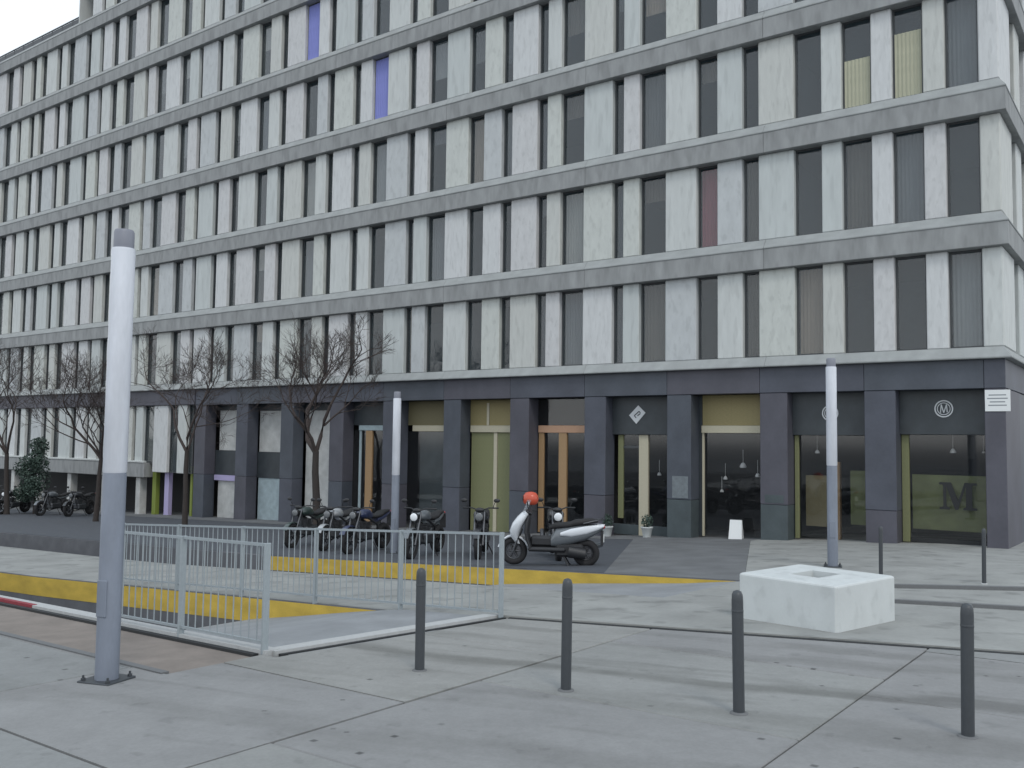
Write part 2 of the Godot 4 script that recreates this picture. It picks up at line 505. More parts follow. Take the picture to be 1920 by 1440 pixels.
func ground() -> void:
	# far ground below everything, to the horizon
	var far := mb()
	quad(far, Vector3(-400, -6, 400), Vector3(400, -6, 400), Vector3(400, -6, -400), Vector3(-400, -6, -400))
	struct("ground", far, M.front_pavement)
	var H: Callable = gs
	var N: Callable = gn
	# plaza of large concrete slabs: a bed with each slab on it
	var plaza := P2([[-40, 17.85], [-6.6, 17.85], [-6.6, 16.9], [-6.42, 16.9], [-6.05, 13.97], [-1.19, 12.60], [14, 8.40], [14, 34], [-40, 34]])
	var root := Node3D.new()
	root.name = "plaza_pavement"
	root.set_meta("kind", "structure")
	add_child(root)
	obj("bed", sheet(plaza, H, 3.0, -0.05), M.joint, root)
	var rng := RandomNumberGenerator.new()
	rng.seed = 5
	var offs := {-3: 18.9, -2: 17.9, -1: 19.36, 0: 18.5, 1: 19.15, 2: 18.2}
	for c in range(-6, 8):
		var x0 := -4.5 + 2.55 * c
		var z0: float = offs.get(c, 18.0 + 0.7 * (c % 3))
		for k in range(-6, 7):
			var za := z0 + 2.05 * k
			var g := 0.009
			var sq := P2([[x0 + g, za + g], [x0 + 2.55 - g, za + g], [x0 + 2.55 - g, za + 2.05 - g], [x0 + g, za + 2.05 - g]])
			for piece in Geometry2D.intersect_polygons(plaza, sq):
				if absf(area(piece)) < 0.05: continue
				obj("paving_slab", slab(piece, H, rng.randf_range(-0.003, 0.003)), M.slab[rng.randi() % 4], root)
	# the pavement beyond the drain, the island between the ramps, the strip before the shops
	struct("pavement", sheet(P2([[-6.13, 13.99], [-60, 13.99], [-60, 11.3], [-5.5, 11.3], [-5.35, 8.9], [-8.6, 0.4], [-8.6, -3], [14, -3], [14, 8.34], [-1.19, 12.54], [-6.13, 13.92]]), N, 1.5), M.pavement)
	struct("pavement", sheet(P2([[-60, 1.1], [-11.5, 1.1], [-7.8, 8.9], [-5.354, 8.9], [-8.604, 0.4], [-8.604, -3], [-60, -3]]), N, 1.5, 0.0), M.front_pavement)
	struct("road", sheet(P2([[-90, 8.9], [-7.8, 8.9], [-11.5, 1.1], [-90, 1.1]]), N, 1.5, -0.004), M.asphalt)
	struct("pavement", sheet(P2([[-120, -3.0], [60, -3.0], [60, -90], [-120, -90]]), N, 6.0, -0.02), M.front_pavement)
	struct("pavement", sheet(P2([[14.004, 8.3], [60, 0], [60, 60], [14.004, 60]]), H, 4.0, 0.0), M.pavement)
	# drain slot and the low edge along the line from the railing's end to the right
	struct("drain_channel", strip([[-6.05, 13.955], [-1.19, 12.575], [14, 8.375]], -0.035, 0.03, H, 0.008, 0.06), M.black)
	struct("drain_channel", strip([[-6.50, 16.80], [-6.12, 13.97]], -0.045, -0.002, H, 0.008, 0.06), M.black)
	struct("drain_channel", strip([[-40, 16.925], [-6.66, 16.925]], -0.03, 0.03, H, 0.006, 0.06), M.black)
	struct("kerb", strip([[-6.13, 13.985], [-1.19, 12.60], [14, 8.40]], 0.055, 0.17, H, 0.022, 0.1), M.pavement)
	# two low edges right of the concrete block
	struct("kerb", strip([[-3.5, 8.46], [14, -1.6]], -0.06, 0.06, H, 0.05, 0.15), M.dark_kerb)
	struct("kerb", strip([[-3.3, 10.02], [14, 5.2]], -0.05, 0.05, H, 0.045, 0.15), M.dark_kerb)
	# brown strip beside the near ramp wall, and the pale coping that turns the corner
	struct("paved_strip", sheet(P2([[-40, 17.80], [-6.66, 17.80], [-6.66, 16.93], [-40, 16.93]]), H, 1.5, -0.02), M.setts)
	struct("kerb", strip([[-40, 17.84], [-6.63, 17.84]], -0.035, 0.035, H, 0.012, 0.1), M.dark_kerb)
	struct("kerb", strip([[-40, 16.86], [-6.56, 16.86]], -0.03, 0.13, H, 0.035, 0.3), M.kerb)
	struct("kerb", strip([[-6.52, 16.82], [-6.16, 13.97]], 0.0, 0.17, H, 0.03, 0.3), M.kerb)
	struct("painted_kerb", strip([[-16.0, 16.86], [-10.75, 16.86]], -0.034, 0.03, H, 0.04, 0.08), M.red)

	# ramps into the ground: floor, and the walls on either side
	ramp_floor("ramp", [[-6.2, -0.003], [-7.6, -0.015], [-9.0, -0.13], [-10.4, -0.29], [-13.0, -0.75], [-20.0, -1.9], [-30.0, -3.5], [-44.0, -3.6]], 14.03, 16.74)
	ramp_floor("ramp", [[-5.35, -0.003], [-6.3, -0.085], [-8.1, -0.18], [-9.8, -0.28], [-14.0, -0.78], [-20.0, -1.6], [-32.0, -3.3], [-44.0, -3.4]], 8.97, 11.27)
	var a := wall_thing("retaining_wall", "grey ramp wall with a bold yellow band, in front of the concrete island", -44.0, -7.0, 13.86, 14.03, N)
	band(a, -44.0, -7.1, 14.034, 0.0, 0.33)
	var b := wall_thing("retaining_wall", "grey ramp wall with a yellow band, running along the parked motorcycles", -44.0, -5.2, 8.80, 8.97, N)
	band(b, -16.3, -5.25, 8.973, 0.0, 0.31)
	struct("ramp_side", wall_mesh(-44.0, -6.6, 16.70, 16.79, H), M.wall)
	struct("ramp_side", wall_mesh(-44.0, -5.6, 11.27, 11.38, N), M.wall)

func area(p: PackedVector2Array) -> float:
	var s := 0.0
	for i in p.size():
		s += p[i].cross(p[(i + 1) % p.size()])
	return s / 2.0

func slab(p: PackedVector2Array, h: Callable, dy: float) -> SurfaceTool:
	var st := mb()
	var n := p.size()
	if area(p) < 0.0: p.reverse()
	var inner: Array = Geometry2D.offset_polygon(p, -0.008)
	var top: PackedVector2Array = inner[0] if inner.size() == 1 and inner[0].size() == n else p
	if area(top) < 0.0: top.reverse()
	# match the first corner
	var best := 0
	for i in n:
		if top[i].distance_to(p[0]) < top[best].distance_to(p[0]): best = i
	var put := func(v: Vector2, y: float) -> void:
		st.set_uv(v / 14.0)
		st.add_vertex(Vector3(v.x, h.call(v.x, v.y) + y + dy, v.y))
	var idx := Geometry2D.triangulate_polygon(top)
	for t in range(0, idx.size(), 3):
		var o := [0, 1, 2]
		if (top[idx[t + 1]] - top[idx[t]]).cross(top[idx[t + 2]] - top[idx[t]]) < 0.0: o = [0, 2, 1]
		for q in o: put.call(top[idx[t + q]], 0.0)
	for i in n:
		var j := (i + 1) % n
		var ti := top[(best + i) % n]
		var tj := top[(best + j) % n]
		for q in [[ti, 0.0], [p[i], -0.008], [p[j], -0.008], [ti, 0.0], [p[j], -0.008], [tj, 0.0]]: put.call(q[0], q[1])
		for q in [[p[i], -0.008], [p[i], -0.06], [p[j], -0.06], [p[i], -0.008], [p[j], -0.06], [p[j], -0.008]]: put.call(q[0], q[1])
	return st

func ramp_floor(called: String, prof: Array, z0: float, z1: float) -> void:
	var st := mb()
	st.set_smooth_group(0)
	var N: Callable = gn if z1 < 14.5 else ramp_mix
	for i in prof.size() - 1:
		var steps := 4
		for k in steps:
			var ta := float(k) / steps
			var tb := float(k + 1) / steps
			var xa: float = lerpf(prof[i][0], prof[i + 1][0], ta)
			var xb: float = lerpf(prof[i][0], prof[i + 1][0], tb)
			var ya: float = lerpf(prof[i][1], prof[i + 1][1], ta)
			var yb: float = lerpf(prof[i][1], prof[i + 1][1], tb)
			quad(st, Vector3(xb, N.call(xb, z1) + yb, z1), Vector3(xa, N.call(xa, z1) + ya, z1), Vector3(xa, N.call(xa, z0) + ya, z0), Vector3(xb, N.call(xb, z0) + yb, z0))
	struct(called, st, M.ramp)

func ramp_mix(x: float, z: float) -> float:
	# level across the near ramp: the height of its far edge, tied to the plaza at the mouth
	return lerpf(gs(x, z), gn(x, 14.0) + 0.02 * (z - 14.0) * 0.4, clampf((-x - 6.6) / 2.5, 0.0, 1.0))

func wall_thing(called: String, label: String, x0: float, x1: float, z0: float, z1: float, h: Callable) -> Node3D:
	var t := thing(called, label, "wall")
	obj("wall_face", wall_mesh(x0, x1, z0, z1, h), M.wall, t)
	return t

func wall_mesh(x0: float, x1: float, z0: float, z1: float, h: Callable) -> SurfaceTool:
	var st := mb()
	var n := 24
	for i in n:
		var a := lerpf(x0, x1, float(i) / n)
		var b := lerpf(x0, x1, float(i + 1) / n)
		var v := []
		for e in [[a, z1], [b, z1], [b, z0], [a, z0]]: v.append(Vector3(e[0], -5.0, e[1]))
		for e in [[a, z1], [b, z1], [b, z0], [a, z0]]: v.append(Vector3(e[0], h.call(e[0], e[1]) - 0.004, e[1]))
		hexa(st, v)
	return st

func band(t: Node3D, x0: float, x1: float, z: float, up: float, down: float) -> void:
	var st := mb()
	var n := 24
	for i in n:
		var a := lerpf(x0, x1, float(i) / n)
		var b := lerpf(x0, x1, float(i + 1) / n)
		quad(st, Vector3(a, gn(a, z) - down, z), Vector3(b, gn(b, z) - down, z), Vector3(b, gn(b, z) + up - 0.01, z), Vector3(a, gn(a, z) + up - 0.01, z))
	obj("yellow_band", st, M.yellow, t)

# ---------------------------------------------------------------- the office block
const L1 := 4.325
const STOREY := 2.996
const BAND := 0.78
var cols := [[-3.39, 0.41], [-4.55, 0.46], [-5.71, 0.47], [-6.90, 0.49], [-8.51, 0.92], [-9.64, 0.69], [-11.15, 0.91], [-12.47, 0.51], [-13.79, 0.96],
	[-15.09, 0.49], [-16.41, 0.95], [-17.52, 0.70], [-19.10, 0.94], [-20.48, 0.58], [-21.80, 0.98], [-23.14, 0.57], [-24.50, 0.97], [-25.42, 0.55], [-27.18, 0.98],
	[-28.20, 0.62], [-29.95, 1.02], [-31.24, 0.72], [-32.60, 1.0], [-33.51, 0.62], [-35.25, 1.02], [-36.63, 0.55], [-37.80, 0.9], [-39.2, 0.55], [-40.50, 0.72],
	[-41.64, 0.78], [-43.16, 1.05], [-44.39, 0.52], [-45.88, 1.0], [-46.95, 0.46], [-48.33, 0.82], [-49.40, 0.62], [-51.2, 0.98], [-52.4, 0.6], [-53.9, 0.95], [-55.2, 0.6], [-56.6, 0.95]]

func sweep_band(x0: float, x1: float, corner: bool, y: float, prof: Array) -> SurfaceTool:
	# prof: [out, down-from-y]; along the front from x0 to x1, and round the corner along the side when corner
	var st := mb()
	var n := prof.size()
	var ends := []
	var a := PackedVector3Array()
	var b := PackedVector3Array()
	var c := PackedVector3Array()
	for p in prof:
		a.append(Vector3(x0, y + p[1], p[0]))
		b.append(Vector3(x1 + p[0] if corner else x1, y + p[1], p[0]))
		c.append(Vector3(x1 + p[0], y + p[1], -16.0))
	ends = [a, b, c] if corner else [a, b]
	for i in ends.size() - 1:
		for k in n:
			var k2 := (k + 1) % n
			quad(st, ends[i][k], ends[i + 1][k], ends[i + 1][k2], ends[i][k2])
	for e in [0, ends.size() - 1]:
		for k in range(1, n - 1):
			tri(st, ends[e][0], ends[e][k], ends[e][k + 1])
	return st

func in_view(p: Vector3) -> bool:
	var q := cam.transform.affine_inverse() * p
	if q.z > -0.1: return false
	var f := 1699.36
	var x := 960.0 + f * q.x / -q.z
	var y := 720.0 - f * q.y / -q.z
	return x > -60 and x < 1980 and y > -60

func win(parent: Node, x0: float, x1: float, y0: float, y1: float, z: float, rng: RandomNumberGenerator, cache: Dictionary, special: Material = null) -> void:
	# a window in the gap between two panels: frame, pane, perhaps a blind or curtain behind
	var w := node("window", parent)
	w.position = Vector3(x0, y0, z)
	var key := "%.3f %.3f" % [x1 - x0, y1 - y0]
	if not cache.has(key):
		var W := x1 - x0
		var Hh := y1 - y0
		var f := mb()
		var t := 0.045
		box(f, 0, 0, -0.05, t, Hh, 0.0)
		box(f, W - t, 0, -0.05, W, Hh, 0.0)
		box(f, t, 0, -0.05, W - t, t, 0.0)
		box(f, t, Hh - t, -0.05, W - t, Hh, 0.0)
		var p := mb()
		box(p, t, t, -0.03, W - t, Hh - t, -0.024)
		cache[key] = [done(f), done(p)]
	obj("frame", cache[key][0], M.frame, w)
	obj("pane", cache[key][1], M.pane, w)
	var r := rng.randf()
	var m: Material = M.curtain[rng.randi() % M.curtain.size()]
	var drop := 1.0
	var low := false
	var out := 0.0
	if special != null:
		m = special
		low = special == M.curtain_cream
		out = 0.165 if special == M.curtain_blue or low else 0.0
	elif r < 0.34 or (x0 > -9.0 and r < 0.7):
		return
	elif r < 0.72:
		drop = rng.randf_range(0.25, 0.7)
	var W2 := x1 - x0
	var H2 := y1 - y0
	var c := mb()
	var y_lo := H2 * (1.0 - drop) + 0.05
	var y_hi := H2 * (0.55 if x0 < -5.5 else 0.72) if low else H2 - 0.05
	var n: int = max(4, int(W2 / 0.05))
	for i in n:
		var a := 0.05 + (W2 - 0.1) * i / n
		var b := 0.05 + (W2 - 0.1) * (i + 1) / n
		var za := -0.14 + out - 0.02 * (i % 2)
		var zb := -0.14 + out - 0.02 * ((i + 1) % 2)
		quad(c, Vector3(a, y_lo, za), Vector3(b, y_lo, zb), Vector3(b, y_hi, zb), Vector3(a, y_hi, za))
	obj("blind" if out > 0.0 else "curtain", c, m, w)

func building() -> void:
	var t := thing("office_building", "long grey office block with pale upright panels above dark shop fronts", "building")
	var rng := RandomNumberGenerator.new()
	rng.seed = 11
	var cache := {}
	var rest_p := mb()
	var rest_w := mb()
	var panels := {}
	var prof := [[-0.30, -BAND], [0.15, -BAND], [0.16, -BAND + 0.01], [0.16, -0.272], [-0.30, -0.272]]
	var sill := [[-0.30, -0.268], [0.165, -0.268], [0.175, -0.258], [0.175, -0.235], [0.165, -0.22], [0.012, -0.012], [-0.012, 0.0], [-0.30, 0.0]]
	# storeys: panels, windows, bands
	var special := {"14_3": M.curtain_blue, "17_4": M.curtain_blue, "2_2": M.curtain_cream, "1_2": M.curtain_cream, "5_1": M.curtain_red, "4_1": M.curtain[4], "4_0": M.curtain[4], "6_0": M.curtain[4]}
	for row in 7:
		var y0 := L1 + STOREY * row
		var y1 := y0 + STOREY - BAND
		for i in cols.size():
			var x0: float = cols[i][0]
			var w: float = cols[i][1]
			if row == 6 and x0 < -42.9: continue
			var seen := in_view(Vector3(x0, y0, 0)) or in_view(Vector3(x0 + w, y1, 0)) or in_view(Vector3(x0 + w, y0, 0))
			if i > 0:
				if seen:
					var key := "%.2f" % w
					if not panels.has(key):
						var pm := mb()
						cbox(pm, 0, 0, -0.24, w, STOREY - BAND, 0.0, 0.02)
						panels[key] = done(pm)
					var o := obj("wide_panel" if w > 0.8 else "narrow_panel", panels[key], M.panel[(i * 3 + row * 2 + (i * row) % 4) % 7], t)
					o.position = Vector3(x0, y0, 0)
				else:
					box(rest_p, x0, y0, -0.24, x0 + w, y1, 0.0)
			# the window to the left of this panel
			if i + 1 < cols.size() and not (row == 6 and cols[i + 1][0] < -42.9):
				var g0: float = cols[i + 1][0] + cols[i + 1][1]
				if seen:
					win(t, g0 + 0.002, x0 - 0.002, y0, y1, -0.15, rng, cache, special.get("%d_%d" % [i, row]))
				else:
					box(rest_w, g0, y0, -0.20, x0, y1, -0.18)
		# corner pier and the side face
		var cp := mb()
		cbox(cp, -3.39, y0, -1.75, -2.98, y1, 0.0, 0.025)
		obj("corner_panel", cp, M.panel[(row + 1) % 5], t)
		for k in 7:
			var z := -2.5 - 1.9 * k
			var sp := mb()
			cbox(sp, -3.30, y0, z - 0.9, -2.98, y1, z, 0.02)
			obj("wide_panel", sp, M.panel[(k + row) % 5], t)
			var sw := mb()
			box(sw, -3.26, y0, z, -3.24, y1, z + 0.95 if k > 0 else -1.75)
			obj("side_window", sw, M.pane, t)
	for row in 8:
		var y := L1 + STOREY * row
		var x := -42.95 if row == 7 else -57.0
		var xe := -42.95 if row == 7 else -57.0
		# joints every two bays
		var cuts := [xe]
		var c := -3.0 - 5.32 * 10
		while c < -4.0:
			if c > xe + 1.0: cuts.append(c)
			c += 5.32
		cuts.append(-3.0)
		var pr := prof
		for k in cuts.size() - 1:
			var last: bool = k == cuts.size() - 2
			if row > 0:
				obj("floor_band", sweep_band(cuts[k] + 0.005, cuts[k + 1] - (0.0 if last else 0.005), last, y, pr), M.band, t)
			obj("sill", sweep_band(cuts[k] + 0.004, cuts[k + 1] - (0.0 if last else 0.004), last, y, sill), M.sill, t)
		x += 0.0
	var rp := obj("upper_panels", rest_p, M.panel[0], t)
	rp.set_meta("kind", "stuff")
	var rw := obj("upper_windows", rest_w, M.frame, t)
	rw.set_meta("kind", "stuff")
	# floors, inner walls and roofs
	for row in 8:
		var y := L1 + STOREY * row
		var xl := -42.95 if row == 7 else -57.0
		var st := mb()
		box(st, xl, y - 0.55, -15.7, -3.45, y - 0.04, -0.302)
		obj("floor_plate", st, M.interior, t)
		if row < 7:
			var s := mb()
			box(s, (-42.95 if row == 6 else -57.0), y - 0.04, -5.2, -3.5, y + STOREY - 0.55, -5.0)
			obj("inner_wall", s, M.interior, t)
			var x := -8.2
			while x > -56.0:
				if not (row == 6 and x < -42.9):
					var p := mb()
					box(p, x - 0.06, y - 0.04, -5.0, x + 0.06, y + STOREY - 0.55, -0.34)
					obj("partition", p, M.interior, t)
				x -= 5.32
	var ev := mb()
	box(ev, -42.97, L1 + STOREY * 6, -15.0, -42.9, L1 + STOREY * 7 - BAND, -0.02)
	obj("end_wall", ev, M.panel[1], t)
	part_box("back_wall", t, M.interior, -57.2, -3.0, -16.2, -3.0, L1 + STOREY * 6, -15.72, 0.01)
	part_box("end_wall", t, M.panel[1], -57.25, -3.0, -15.7, -57.02, L1 + STOREY * 6 - 0.01, -0.35, 0.01)
	part_box("partition", t, M.dark_interior, -32.42, -2.5, -4.6, -32.31, 3.4, -0.53, 0.005)
	# dark rail along the lower roof
	var rl := mb()
	tube(rl, [Vector3(-57, L1 + STOREY * 6 + 0.42, -0.15), Vector3(-42.98, L1 + STOREY * 6 + 0.42, -0.15)], [0.035, 0.035], 6)
	var k := -56.8
	while k < -43.0:
		tube(rl, [Vector3(k, L1 + STOREY * 6 - 0.02, -0.15), Vector3(k, L1 + STOREY * 6 + 0.42, -0.15)], [0.02, 0.02], 5)
		k += 1.0
	box(rl, -57, L1 + STOREY * 6 + 0.1, -0.16, -42.98, L1 + STOREY * 6 + 0.36, -0.145)
	obj("roof_rail", rl, M.steel_dark, t)
	shop_floor(t, rng, cache)

func part_box(called: String, parent: Node, m: Material, x0: float, y0: float, z0: float, x1: float, y1: float, z1: float, c := 0.006) -> MeshInstance3D:
	var st := mb()
	cbox(st, x0, y0, z0, x1, y1, z1, c)
	return obj(called, st, m, parent)

func text(called: String, parent: Node, s: String, size: float, at: Vector3, m: Material, bold := true) -> void:
	var tm := TextMesh.new()
	tm.text = s
	var f := SystemFont.new()
	f.font_names = PackedStringArray(["Droid Serif"])
	f.font_weight = 700 if bold else 400
	tm.font = f
	tm.font_size = 64
	tm.pixel_size = size / 64.0
	tm.depth = 0.004
	tm.curve_step = 4.0
	var o := obj(called, tm, m, parent)
	o.position = at

func shop_floor(t: Node3D, rng: RandomNumberGenerator, cache: Dictionary) -> void:
	var lefts := [-5.95, -8.50, -11.09, -13.70, -16.35, -19.0, -21.70, -24.32, -26.97, -29.62, -32.30]
	var PW := 0.70
	var top := 3.41
	# pillars and the fascia above, clad in dark panels
	for i in lefts.size():
		var x0: float = lefts[i]
		var p := node("pillar", t)
		part_box("cladding", p, M.clad[i % 3], x0, 0.62, -0.52, x0 + PW, top - 0.004, 0.0, 0.012)
		part_box("plinth_panel", p, M.plinth if i in [1, 2] else M.clad[(i + 1) % 3], x0 + 0.004, gn(x0, 0) - 0.6, -0.52, x0 + PW - 0.004, 0.614, -0.004, 0.01)
		if i == 2:
			part_box("poster", p, M.poster, x0 + 0.16, 0.66, 0.001, x0 + 0.62, 1.24, 0.008, 0.002)
		if i == 1:
			part_box("poster", p, M.plinth, x0 + 0.12, 0.66, 0.001, x0 + 0.60, 0.86, 0.006, 0.002)
		var xr: float = x0 + 2.62 if i > 0 else -3.4
		var fx1 := xr if i == 0 else lefts[i - 1] as float
		part_box("fascia_panel", t, M.clad[(i + 2) % 3], x0 + 0.004, top + 0.002, -0.35, fx1 - 0.004, L1 - 0.272, 0.012, 0.008)
	var cpn := node("pillar", t)
	part_box("cladding", cpn, M.clad[1], -3.40, -0.5, -2.2, -2.985, top - 0.004, 0.0, 0.012)
	part_box("fascia_panel", t, M.clad[0], -3.396, top + 0.002, -16.0, -2.975, L1 - 0.272, 0.012, 0.008)
	part_box("side_cladding", t, M.clad[2], -3.35, -0.5, -16.0, -3.0, top - 0.004, -2.21, 0.01)
	# white plate with grey lines on the corner pillar
	var sp := node("sign_plate", t)
	part_box("plate", sp, M.white, -3.385, 2.90, 0.002, -2.89, 3.37, 0.02, 0.004)
	for k in 4:
		var w: float = [0.34, 0.40, 0.30, 0.36][k]
		part_box("printed_line", sp, M.grey_print, -3.14 - w / 2, 3.245 - 0.075 * k, 0.02, -3.14 + w / 2, 3.27 - 0.075 * k, 0.0215, 0.0004)

	# the shop fronts, from the corner leftwards; each fills its bay half a metre behind the pillars' faces
	var Z := -0.50
	for i in lefts.size():
		var a: float = lefts[i] + PW
		var b: float = -3.40 if i == 0 else lefts[i - 1]
		var fl := gn((a + b) / 2, 0.0) - 0.02
		if i > 7: fl = gn((a + b) / 2, 0.0) - 0.1
		var s := node("shop_front", t)
		match i:
			0:
				part_box("sign_panel", s, M.sign, a, 2.39, Z - 0.08, b, top, Z + 0.14)
				emblem_ring(s, Vector3(-4.29, 2.98, Z + 0.145))
				part_box("post", s, M.olive, a + 0.01, fl, Z - 0.06, a + 0.17, 2.386, Z + 0.03)
				part_box("pane", s, M.shop_pane, a + 0.18, fl + 0.12, Z - 0.03, b, 2.386, Z - 0.02, 0.001)
				part_box("low_screen", s, M.green_panel, a + 0.2, fl + 0.30, Z - 0.16, b - 0.02, 1.46, Z - 0.12)
				part_box("threshold", s, M.black, a + 0.18, fl, Z - 0.08, b, fl + 0.115, Z + 0.0)
				text("window_letter", s, "M", 0.86, Vector3(-4.06, 0.98, Z - 0.016), M.black)
				lamp_spot(s, Vector3(-4.22, 2.02, Z - 0.45), 0.07)
				lamp_spot(s, Vector3(-3.62, 2.0, Z - 0.7), 0.035)
			1:
				part_box("sign_panel", s, M.sign, a, 2.36, Z - 0.08, b, top, Z + 0.12)
				emblem_ring(s, Vector3(-6.86, 2.9, Z + 0.125))
				part_box("post", s, M.olive, a + 0.02, fl, Z - 0.06, a + 0.12, 2.356, Z + 0.03)
				part_box("pane", s, M.shop_pane, a + 0.13, fl + 0.05, Z - 0.03, b, 2.356, Z - 0.02, 0.001)
				part_box("shelf_unit", s, M.ochre_dark, a + 0.2, fl + 0.3, Z - 0.5, a + 0.85, 1.35, Z - 0.25)
				part_box("shelf_unit", s, M.wood, a + 0.95, fl, Z - 0.45, a + 1.03, 1.7, Z - 0.3)
				part_box("shelf_unit", s, M.green_panel, b - 0.55, fl + 0.4, Z - 0.45, b - 0.1, 1.5, Z - 0.25)
				lamp_spot(s, Vector3(a + 0.45, 1.95, Z - 0.4), 0.06)
			2:
				part_box("transom_panel", s, M.ochre, a + 0.10, 2.60, Z - 0.06, b, top, Z - 0.01)
				part_box("lintel", s, M.cream, a + 0.10, 2.40, Z - 0.06, b, 2.596, Z + 0.06)
				part_box("post", s, M.cream, a + 0.10, fl, Z - 0.05, a + 0.155, 2.396, Z + 0.02)
				part_box("pane", s, M.shop_pane, a + 0.16, fl + 0.05, Z - 0.03, b, 2.396, Z - 0.02, 0.001)
				part_box("side_panel", s, M.sign, a, fl, Z - 0.06, a + 0.095, top, Z)
				for q in [[-9.85, 1.2, 0.06], [-9.35, 1.55, 0.09], [-8.95, 1.3, 0.07], [-9.95, 0.85, 0.05]]: lamp_spot(s, Vector3(q[0], q[1], Z - 0.5), q[2])
			3:
				part_box("sign_panel", s, M.sign, a, 2.34, Z - 0.08, b, top, Z + 0.10)
				emblem_diamond(s, Vector3(-12.2, 2.90, Z + 0.105))
				part_box("post", s, M.olive, a + 0.14, fl + 0.45, Z - 0.06, a + 0.30, 2.336, Z + 0.02)
				part_box("post", s, M.cream, -12.19, fl, Z - 0.06, -11.90, 2.336, Z + 0.03)
				part_box("pane", s, M.shop_pane, a + 0.305, fl + 0.3, Z - 0.03, -12.195, 2.336, Z - 0.02, 0.001)
				part_box("pane", s, M.shop_pane, -11.895, fl + 0.3, Z - 0.03, b, 2.336, Z - 0.02, 0.001)
				part_box("threshold", s, M.plinth, a, fl, Z - 0.06, -12.195, fl + 0.29, Z)
				part_box("threshold", s, M.plinth, -11.895, fl, Z - 0.06, b, fl + 0.29, Z)
				part_box("glazing_bar", s, M.frame, a + 0.305, 1.95, Z - 0.05, -12.195, 2.03, Z + 0.0)
				lamp_spot(s, Vector3(-11.72, 1.25, Z - 0.3), 0.06)
			4:
				part_box("transom_pane", s, M.shop_pane, a, 2.60, Z - 0.04, b, top, Z - 0.03, 0.001)
				part_box("lintel", s, M.peach, a + 0.04, 2.38, Z - 0.06, b, 2.596, Z + 0.05)
				part_box("post", s, M.wood, a + 0.04, fl, Z - 0.06, a + 0.22, 2.376, Z + 0.02)
				part_box("post", s, M.wood, -14.88, fl, Z - 0.06, -14.60, 2.376, Z + 0.03)
				part_box("pane", s, M.shop_pane, a + 0.225, fl + 0.1, Z - 0.03, -14.885, 2.376, Z - 0.02, 0.001)
				part_box("pane", s, M.shop_pane, -14.595, fl + 0.1, Z - 0.03, b, 2.376, Z - 0.02, 0.001)
				part_box("notice", s, M.pale_blue, b - 0.16, 1.75, Z - 0.018, b - 0.05, 2.2, Z - 0.012, 0.001)
			5:
				part_box("transom_panel", s, M.ochre, a, 2.60, Z - 0.06, b, top, Z - 0.01)
				part_box("mullion", s, M.cream, -17.62, 2.60, Z - 0.008, -17.52, top - 0.1, Z + 0.02)
				part_box("lintel", s, M.cream, a + 0.05, 2.38, Z - 0.06, b, 2.596, Z + 0.05)
				part_box("door_leaf", s, M.olive, a + 0.05, fl, Z - 0.06, -17.34, 2.376, Z - 0.02)
				part_box("mullion", s, M.cream, -17.335, fl, Z - 0.05, -17.20, 2.376, Z + 0.01)
				part_box("door_leaf", s, M.olive, -17.195, fl, Z - 0.06, b, 2.376, Z - 0.02)
			6:
				part_box("transom_panel", s, M.ochre_dark, a, 2.60, Z - 0.06, b, top, Z - 0.01)
				part_box("lintel", s, M.cream, a + 0.25, 2.40, Z - 0.06, b, 2.596, Z + 0.05)
				part_box("pane", s, M.shop_pane, a, fl + 0.1, Z - 0.03, b, 2.396, Z - 0.02, 0.001)
				part_box("inner_screen", s, M.plinth, a + 0.3, fl + 0.1, Z - 0.35, b - 0.1, 2.38, Z - 0.3)
			7:
				part_box("transom_panel", s, M.sign, a, 2.60, Z - 0.06, b, top, Z - 0.01)
				part_box("lintel", s, M.pale_blue, a + 0.3, 2.42, Z - 0.06, b, 2.596, Z + 0.03)
				part_box("post", s, M.pale_blue, a + 0.30, fl, Z - 0.05, a + 0.40, 2.416, Z + 0.0)
				part_box("post", s, M.wood, -22.98, fl, Z - 0.06, -22.66, 2.416, Z + 0.02)
				part_box("pane", s, M.shop_pane, a, fl, Z - 0.035, b, 2.416, Z - 0.03, 0.001)
			8:
				part_box("pale_panel", s, M.pale, a + 0.1, fl, Z - 0.12, b, 3.15, Z - 0.06)
				part_box("transom_panel", s, M.sign, a, 3.154, Z - 0.12, b, top, Z - 0.02)
			9:
				part_box("pale_panel", s, M.pale, a + 0.05, 1.57, Z - 0.1, b, 3.16, Z - 0.05)
				part_box("transom_panel", s, M.sign, a, 0.57, Z - 0.1, b, 1.566, Z - 0.02)
				part_box("pale_panel", s, M.pale_blue, a + 0.05, fl, Z - 0.1, b, 0.566, Z - 0.05)
				part_box("top_panel", s, M.sign, a, 3.164, Z - 0.1, b, top, Z - 0.03)
			10:
				part_box("pale_panel", s, M.pale, a + 0.2, 1.59, Z - 0.1, b, 3.2, Z - 0.05)
				part_box("transom_panel", s, M.sign, a, 0.60, Z - 0.1, b, 1.586, Z - 0.02)
				part_box("awning_strip", s, M.lilac, a + 0.05, 0.38, Z - 0.1, b, 0.596, Z + 0.05)
				part_box("pale_panel", s, M.pale, a + 0.2, fl, Z - 0.1, b, 0.376, Z - 0.05)
				part_box("top_panel", s, M.sign, a, 3.204, Z - 0.1, b, top, Z - 0.03)
	var bk := mb()
	box(bk, -32.3, -2.0, -4.6, -3.45, 3.72, -4.4)
	obj("inner_wall", bk, M.dark_interior, t)
	for x in [-8.15, -13.35, -18.65, -24.0]:
		part_box("partition", t, M.dark_interior, x - 0.05, -1.5, -4.4, x + 0.05, 3.6, -0.55)
